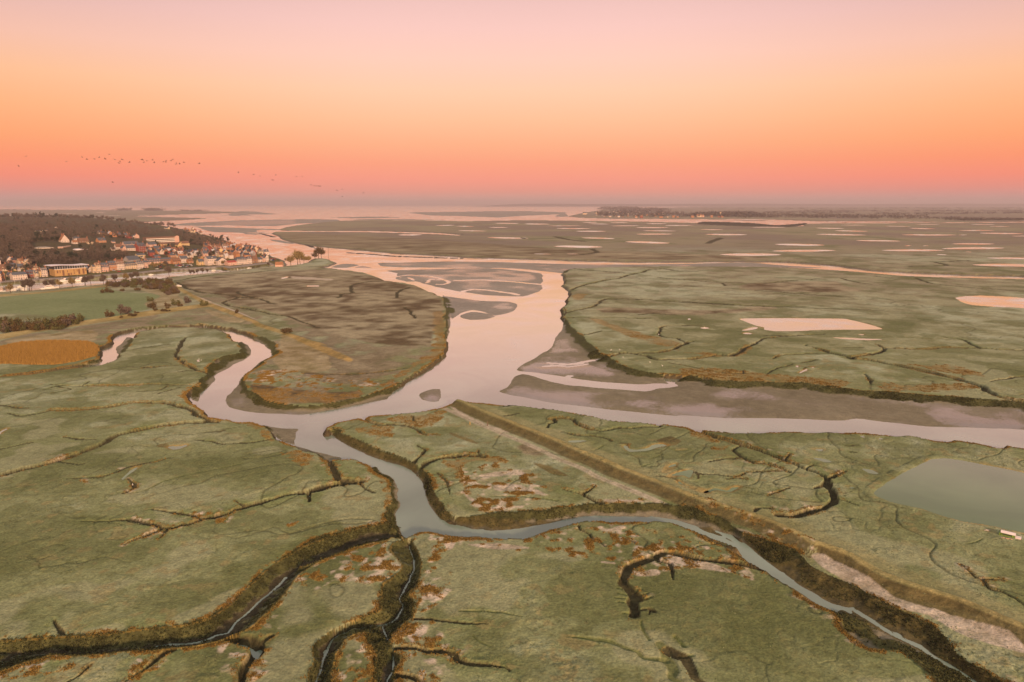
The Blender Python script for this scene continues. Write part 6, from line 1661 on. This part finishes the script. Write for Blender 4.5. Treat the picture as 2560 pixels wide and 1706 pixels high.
for x, y in sample_px("c:1830,330 2300,260 2340,330 1900,370", 9) + sample_px("f:150,1100 340,1000 340,1090 240,1120", 4) + sample_px("e:1780,1090 1950,1080 1950,1110", 3):
    p = hill_ray(x, y)
    if p: plant('quay_tree', rt.choice(AV), p, rt.uniform(.7, 1), rt.uniform(0, 6), 'small clipped bare tree on the town quay', 'tree', 'small trees on the quay')
# ------------------------------------------------------------------ boats, cars, birds and small things
M_HULL = mat('white_hull', (.72, .66, .60), .4, .4, .04)
M_CABIN = mat('cabin_white', (.68, .60, .54), .5, .3, .04)
M_WOODD = mat('weathered_wood', (.14, .10, .07), .9, .1)
M_STONE = mat('dark_stone', (.06, .052, .045), .95, .1, .25, .8)


def root(name, loc, rz, label, cat, group=None):
    e = bpy.data.objects.new(name, None); COL.objects.link(e); e.location = loc; e.rotation_euler = (0, 0, rz); e['label'] = label; e['category'] = cat
    if group: e['group'] = group
    return e


def hull(L, B, H, m=None):
    """pointed bow along +x, transom at -x"""
    b = Bag(); n = 9; rings = []
    for i in range(n):
        u = i / (n - 1); x = -L / 2 + L * u
        bw = B / 2 * (1 - max(0, (u - .45) / .55) ** 2.2) * (.82 + .18 * min(1, u * 3)); bw = max(bw, .04)
        sh = H * (1 + .35 * max(0, u - .5) * 2)
        rings.append([(x, -bw, sh), (x, -bw * .8, H * .1), (x, 0, -H * .25 * (1 - u * .3)), (x, bw * .8, H * .1), (x, bw, sh)])
    for r in rings: b.V += r
    for i in range(n - 1):
        for j in range(4): b.F.append((i * 5 + j, i * 5 + 5 + j, i * 5 + 6 + j, i * 5 + 1 + j))
        b.F.append((i * 5 + 4, i * 5 + 9, i * 5 + 5, i * 5))
    b.F.append((0, 1, 2, 3, 4))
    return b.mesh('hull', m or M_HULL)


def boat(reg, x, y, L, label, kind='motor', turn=0, z=-.75, group=None):
    ox, oy, k = REG[reg]
    X, Y = unproj(ox + x * k, oy + y * k, z)
    e = root('boat', (X, Y, z), QUAY + math.radians(turn), label, 'boat', group)
    B, H = L * .3, L * .11
    add('hull', hull(L, B, H), e)
    if kind in ('motor', 'trawler'):
        b = Bag(); b.box((-L * .05, 0, H + L * .05), (L * .2, B * .34, L * .05)); c = add('cabin', b.mesh('cabin', M_CABIN), e)
        b = Bag(); b.box((0, 0, 0), (L * .19, B * .345, L * .014)); add('window', b.mesh('window', M_GLASS), c, (-L * .045, 0, H + L * .07))
        b = Bag(); b.box((0, 0, 0), (L * .12, B * .3, L * .012)); add('wheelhouse_roof', b.mesh('wheelhouse_roof', M_CABIN), c, (-L * .05, 0, H + L * .115))
    if kind == 'trawler':
        b = Bag(); b.box((0, 0, 0), (L * .08, B * .25, L * .05)); add('wheelhouse', b.mesh('wheelhouse', M_CABIN), e, (L * .12, 0, H + L * .17))
        b = Bag(); b.tube((0, 0, 0), (0, 0, L * .3), .07, .04, 5); add('mast', b.mesh('mast', M_FRAME), e, (-L * .1, 0, H + L * .1))
    if kind == 'sail':
        b = Bag(); b.box((0, 0, H + L * .03), (L * .16, B * .25, L * .03)); add('cabin', b.mesh('cabin', M_CABIN), e)
        b = Bag(); b.tube((0, 0, 0), (0, 0, L * 1.9), .09, .05, 6); m_ = add('mast', b.mesh('mast', M_FRAME), e, (L * .08, 0, H))
        b = Bag(); b.tube((0, 0, L * .14), (-L * .38, 0, L * .14), .06, .05, 5); add('boom', b.mesh('boom', M_FRAME), m_)
    return e


boat('b', 1700, 695, 12.5, 'white motor yacht with a high wheelhouse moored in front of the yellow building', 'trawler', 0)
boat('b', 2130, 688, 16, 'largest white motor yacht moored right of the other one on the canal', 'trawler', 0)
boat('b', 1350, 890, 19, 'long white barge moored behind the avenue trees on the near bank', 'motor', 2)
boat('b', 590, 832, 9, 'small pale motor boat in mid-canal behind the avenue', 'motor', 0)
boat('b', 35, 965, 8, 'sailing boat with bare mast at the left end of the canal', 'sail', 4)
boat('b', 400, 905, 8, 'sailing boat with bare mast between the first avenue trees', 'sail', 4)
boat('b', 560, 915, 9, 'low white boat moored against the near bank by the avenue', 'motor', 2)
boat('b', 690, 900, 7, 'smaller low boat right of the low white one by the avenue', 'motor', 2)
boat('c', 1898, 512, 6.5, 'small white boat under the far bank beyond the thicket', 'motor', 0)
boat('P', 1082, 1042, 6, 'white dinghy with cabin moored where the canal narrows', 'motor', 0)
boat('P', 1345, 1030, 6.5, 'left of two white boats moored side by side under the hotel', 'motor', 0)
boat('P', 1410, 1028, 8, 'right of two white boats moored side by side under the hotel', 'motor', 0)
boat('P', 1608, 1012, 7.5, 'single pale boat moored nearest the lock house', 'motor', 0)
X, Y = unproj(446, 716, 0)
e = boat('n', 446, 716.5, 7.5, 'white cabin boat aground in the dark creek by the path', 'motor', -60, ground_z(X, Y) + .5)

# cars on the quay
CARCOL = [mat('car_' + n, c, .35, .5, .02) for n, c in (('white', (.66, .62, .6)), ('black', (.02, .02, .025)), ('silver', (.34, .34, .36)), ('red', (.4, .03, .03)), ('blue', (.04, .06, .14)), ('grey', (.12, .12, .13)))]
M_TYRE = mat('tyre', (.02, .02, .02), .9, .1, .02)


def car_meshes(m):
    b = Bag(); pr = [(-2.1, .35), (-2.1, .85), (-1.2, .95), (1.1, .92), (2.1, .7), (2.1, .35)]
    n = len(pr); b.V = [(x, -.85, z) for x, z in pr] + [(x, .85, z) for x, z in pr]
    b.F = [tuple(range(n)), tuple(range(2 * n - 1, n - 1, -1))] + [(i, n + i, n + (i + 1) % n, (i + 1) % n) for i in range(n)]
    body = b.mesh('body', m)
    b = Bag(); lo, hi = [(-1.5, -.8), (.9, -.8), (.9, .8), (-1.5, .8)], [(-1.15, -.65), (.3, -.65), (.3, .65), (-1.15, .65)]
    for i in range(4):
        j = (i + 1) % 4; b.face([(*lo[i], .93), (*lo[j], .93), (*hi[j], 1.45), (*hi[i], 1.45)])
    b.face([(x, y, 1.45) for x, y in hi])
    cab = b.mesh('cabin', M_GLASS)
    b = Bag(); b.tube((0, -.1, 0), (0, .1, 0), .33, .33, 10); b.face([(.33 * math.cos(t), -.1, .33 * math.sin(t)) for t in np.linspace(0, 6.28, 10, False)]); b.face([(.33 * math.cos(t), .1, .33 * math.sin(t)) for t in np.linspace(6.28, 0, 10, False)])
    return body, cab, b.mesh('wheel', M_TYRE)


CARS = [car_meshes(m) for m in CARCOL]
rc = random.Random(9)
def car(px, py, label, group, v=None, turn=0):
    p = hill_ray(px, py)
    if not p: return
    e = root('parked_car', (p[0], p[1], p[2] + .05), QUAY + math.radians(turn), label, 'car', group)
    bd, cb, wh = CARS[rc.randrange(6) if v is None else v]
    add('body', bd, e); add('cabin', cb, e)
    for x in (-1.35, 1.3):
        for y in (-.8, .8): add('wheel', wh, e, (x, y, .33))


for q, v, lab in [("b:985,605", 0, 'white car parked in front of the low cream house on the quay'), ("b:1095,605", 1, 'dark car parked in front of the tall white house with four dormers'), ("c:910,405", 2, 'silver car parked before the orange brick house'), ("c:1050,430", 3, 'orange-red car on the quay below the tall white house with five dormers'), ("c:1560,372", 0, 'white car parked below the white-pink house with three dormers'), ("c:1720,345", 1, 'black car parked below the flat-fronted pink house'), ("c:2060,360", 0, 'white car parked before the long terrace'), ("c:2150,310", 3, 'red car parked before the long terrace'), ("c:2170,355", 1, 'black car at the right end of the row before the long terrace')]:
    (x, y), = pix(q); car(x, y, lab, None, v)
for x, y in sample_px("e:650,1090 1350,1080 1360,1110 1000,1160 680,1170", 24): car(x, y, 'small car among those parked in the square by the quay', 'cars parked in the quayside square', None, rc.choice((0, 90, 90)))
for x, y in sample_px("f:1560,900 1780,930 1650,990 1560,985", 9): car(x, y, 'small car parked at the tip of the headland', 'cars parked at the headland tip', None, rc.choice((0, 90)))
for x, y in sample_px("c:1850,290 2330,240 2340,270 1860,320", 10): car(x, y, 'small car in the row under the trees before the terrace', 'cars before the terrace', None, 0)

# geese in a loose line
bm_ = Bag(); L = 1.0
bm_.tube((-.45, 0, 0), (-.1, 0, .03), .03, .13, 6); bm_.tube((-.1, 0, .03), (.25, 0, .03), .13, .09, 6); bm_.tube((.25, 0, .03), (.62, 0, .07), .05, .03, 5); bm_.tube((.62, 0, .07), (.72, 0, .07), .045, .02, 5)
for s in (-1, 1):
    for (y0, z0, y1, z1, c0, c1) in ((.08, .05, .5, .28, .17, .15), (.5, .28, 1.0, .22, .15, .03)):
        P = [(c0, s * y0, z0), (-c0, s * y0, z0 - .01), (-c1, s * y1, z1 - .01), (c1, s * y1, z1)]
        Q = [(x, y, z - .035) for x, y, z in P]
        bm_.face(P); bm_.face(Q[::-1])
        for i in range(4): bm_.face([P[i], P[(i + 1) % 4], Q[(i + 1) % 4], Q[i]])
GOOSE = bm_.mesh('flying_goose', mat('goose_brown', (.05, .03, .02), .9, .1))
rb = random.Random(4)
B1 = "305,150 220,263 782,211 968,158 1025,183 1113,180 1168,160 1238,178 1287,125 1352,188 1404,228 1411,207 1438,187 1523,218 1663,187 1680,190 1694,218 1730,202 1796,191 1814,221 1924,212 1952,204 1952,217 2013,200 2032,185 2070,245 2076,230 2114,236 2166,219 2345,232 1327,453"
B2 = "48,32 230,42 688,150 868,175 942,192 1127,180 1086,238 1101,240 1372,199 1440,199 1543,296 1580,308 1608,310 1635,310 1650,311 1848,362 1907,346 1910,434 2158,390"
for lst, ox, oy in ((B1, 0, 360), (B2, 450, 400)):
    for t in lst.split():
        x, y = map(float, t.split(','))
        px, py = ox + x * .2125, oy + y * .2125
        D = rb.uniform(430, 520) * (1 if ox == 0 else 1.25)
        a, bb = (px - CX) / FPX, (CY - py) / FPX
        dy, dz = _cp + bb * _sp, -_sp + bb * _cp
        k = D / dy
        o = add('flying_goose', GOOSE, None, (a * k, D, CAM_H + dz * k))
        o.rotation_euler = (rb.uniform(-.5, .5), rb.uniform(-.2, .2), math.pi * .95 + rb.uniform(-.5, .5)); sc = rb.uniform(1.0, 1.4); o.scale = (sc, sc, sc)
        o['label'] = 'dark goose flying in the loose skein across the orange sky'; o['category'] = 'bird'; o['group'] = 'geese flying over the town'

# training wall in the river, broken near its ends
def stone_wall(pts, w, top, label):
    P = spline(wpts(pts, WATER_Z), False, 6); b = Bag()
    for i in range(len(P) - 1):
        p, q = P[i], P[i + 1]; t = (q - p) / (np.linalg.norm(q - p) + 1e-9); nrm = np.array([-t[1], t[0]])
        h = top * rc.uniform(.55, 1.15); ww = w * rc.uniform(.7, 1.2)
        if rc.random() < .08: continue
        V = []
        for c in (p, q):
            for sx, zz in ((-1, -1), (-.55, h), (.55, h), (1, -1)): V.append((c[0] + nrm[0] * ww * sx, c[1] + nrm[1] * ww * sx, WATER_Z + zz))
        n = len(b.V); b.V += V
        b.F += [(n, n + 4, n + 5, n + 1), (n + 1, n + 5, n + 6, n + 2), (n + 2, n + 6, n + 7, n + 3), (n, n + 1, n + 2, n + 3), (n + 7, n + 6, n + 5, n + 4)]
    o = add('stone_dyke', b.mesh('stone_dyke', M_STONE)); o['label'] = label; o['category'] = 'dyke'


stone_wall("M:790,448 900,456 1000,463 1100,472 1200,477 1300,481 1400,484 1500,487 1640,490", 4.5, .9, 'long dark stone dyke lying in midstream opposite the point')
stone_wall("M:475,388 505,397 540,410", 5, 1.2, 'short slanting dark dyke running out from the far marsh')
stone_wall("M:555,417 582,422", 5, 1.0, 'last dark fragment of dyke off the far marsh')
stone_wall("M:150,308 190,318 250,333", 7, 1.2, 'dark dyke beyond the headland near the far mud')


def post(q, h, r, label, z=0, m=None):
    (x, y), = pix(q); X, Y = unproj(x, y, z); b = Bag(); b.tube((0, 0, -1), (0, 0, h), r, r * .8, 6); b.face([(r * .8 * math.cos(t), r * .8 * math.sin(t), h) for t in np.linspace(0, 6.28, 6, False)])
    o = add('marker_post', b.mesh('marker_post', m or M_WOODD), None, (X, Y, max(z, ground_z(X, Y)) if z == 0 else z)); o['label'] = label; o['category'] = 'post'


post("M:650,462", 14, .35, 'tall thin channel marker pole standing in the river off the point', WATER_Z)
post("D:1293,234", 1.9, .22, 'dark wooden post by the pale path on the middle marsh')
post("D:1172,226", 1.3, .2, 'short yellowish post left of the dark one on the middle marsh', 0, mat('straw_wood', (.40, .25, .06)))
post("M:705,342", 6, .5, 'lone dark post on the far marsh beyond the river')
b = Bag(); b.tube((0, 0, -.5), (0, 0, .5), .5, .9, 8); b.tube((0, 0, .5), (0, 0, 1.6), .9, .25, 8); X, Y = unproj(713, 649, WATER_Z)
o = add('mooring_buoy', b.mesh('mooring_buoy', M_STONE), None, (X, Y, WATER_Z)); o['label'] = 'dark buoy floating off the headland tip'; o['category'] = 'buoy'; o.scale = (1.6, 1.6, 1.3)

# small white birds resting on the marsh
b = Bag(); b.tube((-.3, 0, .35), (.05, 0, .45), .05, .18, 6); b.tube((.05, 0, .45), (.28, 0, .5), .18, .06, 6); b.tube((.28, 0, .5), (.38, 0, .85), .05, .04, 5); b.tube((.38, 0, .85), (.55, 0, .84), .05, .01, 5); b.tube((0, .05, 0), (0, .05, .4), .02, .02, 4); b.tube((0, -.05, 0), (0, -.05, .4), .02, .02, 4)
EGRET = b.mesh('white_bird', mat('white_feathers', (.78, .74, .68), .8, .1, .02))
for q in ["F:848,538", "F:1412,328", "F:825,485", "F:765,488", "F:1035,572", "F:1120,597", "A:915,858", "L:1830,808", "L:1850,818", "F:1095,372"]:
    (x, y), = pix(q); X, Y = unproj(x, y, 0)
    o = add('white_bird', EGRET, None, (X, Y, ground_z(X, Y)), rc.uniform(0, 6)); o.scale = (1.1,) * 3
    o['label'] = 'small white bird standing on the marsh'; o['category'] = 'bird'; o['group'] = 'white birds on the marsh'

# low wildfowlers' hide beside the green pond
(hx0, hy0) = unproj(2440 + 1560 * .051, 1290 + 980 * .051, 0)
e = root('hide', (hx0, hy0, ground_z(hx0, hy0) + .02), math.radians(-38), 'low wildfowling hide with curved white roof and green sides by the green pond', 'hut')
e.scale = (.72, .85, 1.0)
M_HG = mat('hide_green', (.16, .24, .05), .8, .2); M_HW = mat('hide_white', (.74, .62, .60), .6, .3)
b = Bag(); b.box((0, 0, .45), (2.2, .85, .45)); b.box((-2.5, 0, .35), (.3, .8, .35)); add('wall', b.mesh('wall', M_HG), e)
b = Bag(); n = 8
pr = [(-1.05 + 2.1 * i / n, .92 + .42 * math.sin(math.pi * i / n)) for i in range(n + 1)]
for i in range(n):
    (y0, z0), (y1, z1) = pr[i], pr[i + 1]
    b.face([(-2.35, y0, z0), (2.35, y0, z0), (2.35, y1, z1), (-2.35, y1, z1)])
b.face([(-2.35, y, z) for y, z in pr][::-1]); b.face([(2.35, y, z) for y, z in pr])
add('roof', b.mesh('roof', M_HW), e)
b = Bag(); b.box((0, 0, 0), (1.5, .04, .12)); add('firing_slit', b.mesh('firing_slit', M_GLASS), e, (-.3, -.87, .55))
b = Bag(); b.box((0, 0, .3), (.95, .8, .08)); b.box((0, .7, .14), (.9, .06, .14)); b.box((0, -.7, .14), (.9, .06, .14)); add('porch_slab', b.mesh('porch_slab', M_HW), e, (3.2, -.1, .1))
b = Bag(); b.box((0, 0, .3), (.06, .82, .3)); add('green_panel', b.mesh('green_panel', mat('bright_green', (.30, .42, .04))), e, (1.35, -.12, .25))
for dx, dy, lab in ((-4.6, .9, 'upper of two small pale planks lying left of the hide'), (-4.9, .2, 'lower of two small pale planks lying left of the hide')):
    X, Y = hx0 + dx * math.cos(-.66) - dy * math.sin(-.66), hy0 + dx * math.sin(-.66) + dy * math.cos(-.66)
    b = Bag(); b.box((0, 0, .08), (.55, .14, .06)); o = add('plank', b.mesh('plank', mat('pale_wood', (.5, .42, .33))), None, (X, Y, ground_z(X, Y) + .05), -.5); o['label'] = lab; o['category'] = 'plank'
b = Bag()
for i in range(5): b.box((-1.2 + i * .55, rc.uniform(-.2, .2), .1), (.25, .18, .12))
o = add('rubble', b.mesh('rubble', mat('pale_rubble', (.48, .33, .22))), None, (hx0 - 1.3, hy0 - 1.5, ground_z(hx0 - 1.3, hy0 - 1.5)), -.4); o['kind'] = 'stuff'; o['label'] = 'pale broken stones in front of the hide'
# ------------------------------------------------------------------ air
hm = bpy.data.materials.new('haze_air'); hm.use_nodes = True
hn = hm.node_tree; hn.nodes.clear()
ho = hn.nodes.new('ShaderNodeOutputMaterial')
hv = hn.nodes.new('ShaderNodeVolumePrincipled')
hv.inputs['Color'].default_value = (.66, .575, .63, 1)
hv.inputs['Density'].default_value = HAZE_DENSITY
hn.links.new(hv.outputs[0], ho.inputs['Volume'])
_a, _b, _c = 43000, 43000, 240
hvx = [(x, y, z) for z in (-6, _c) for x, y in ((-_a, -3000), (_a, -3000), (_a, _b), (-_a, _b))]
add('haze', new_mesh('haze', hvx, [(3, 2, 1, 0), (4, 5, 6, 7), (0, 1, 5, 4), (1, 2, 6, 5), (2, 3, 7, 6), (3, 0, 4, 7)], [hm]), kind='stuff', label='thin evening haze over the bay')
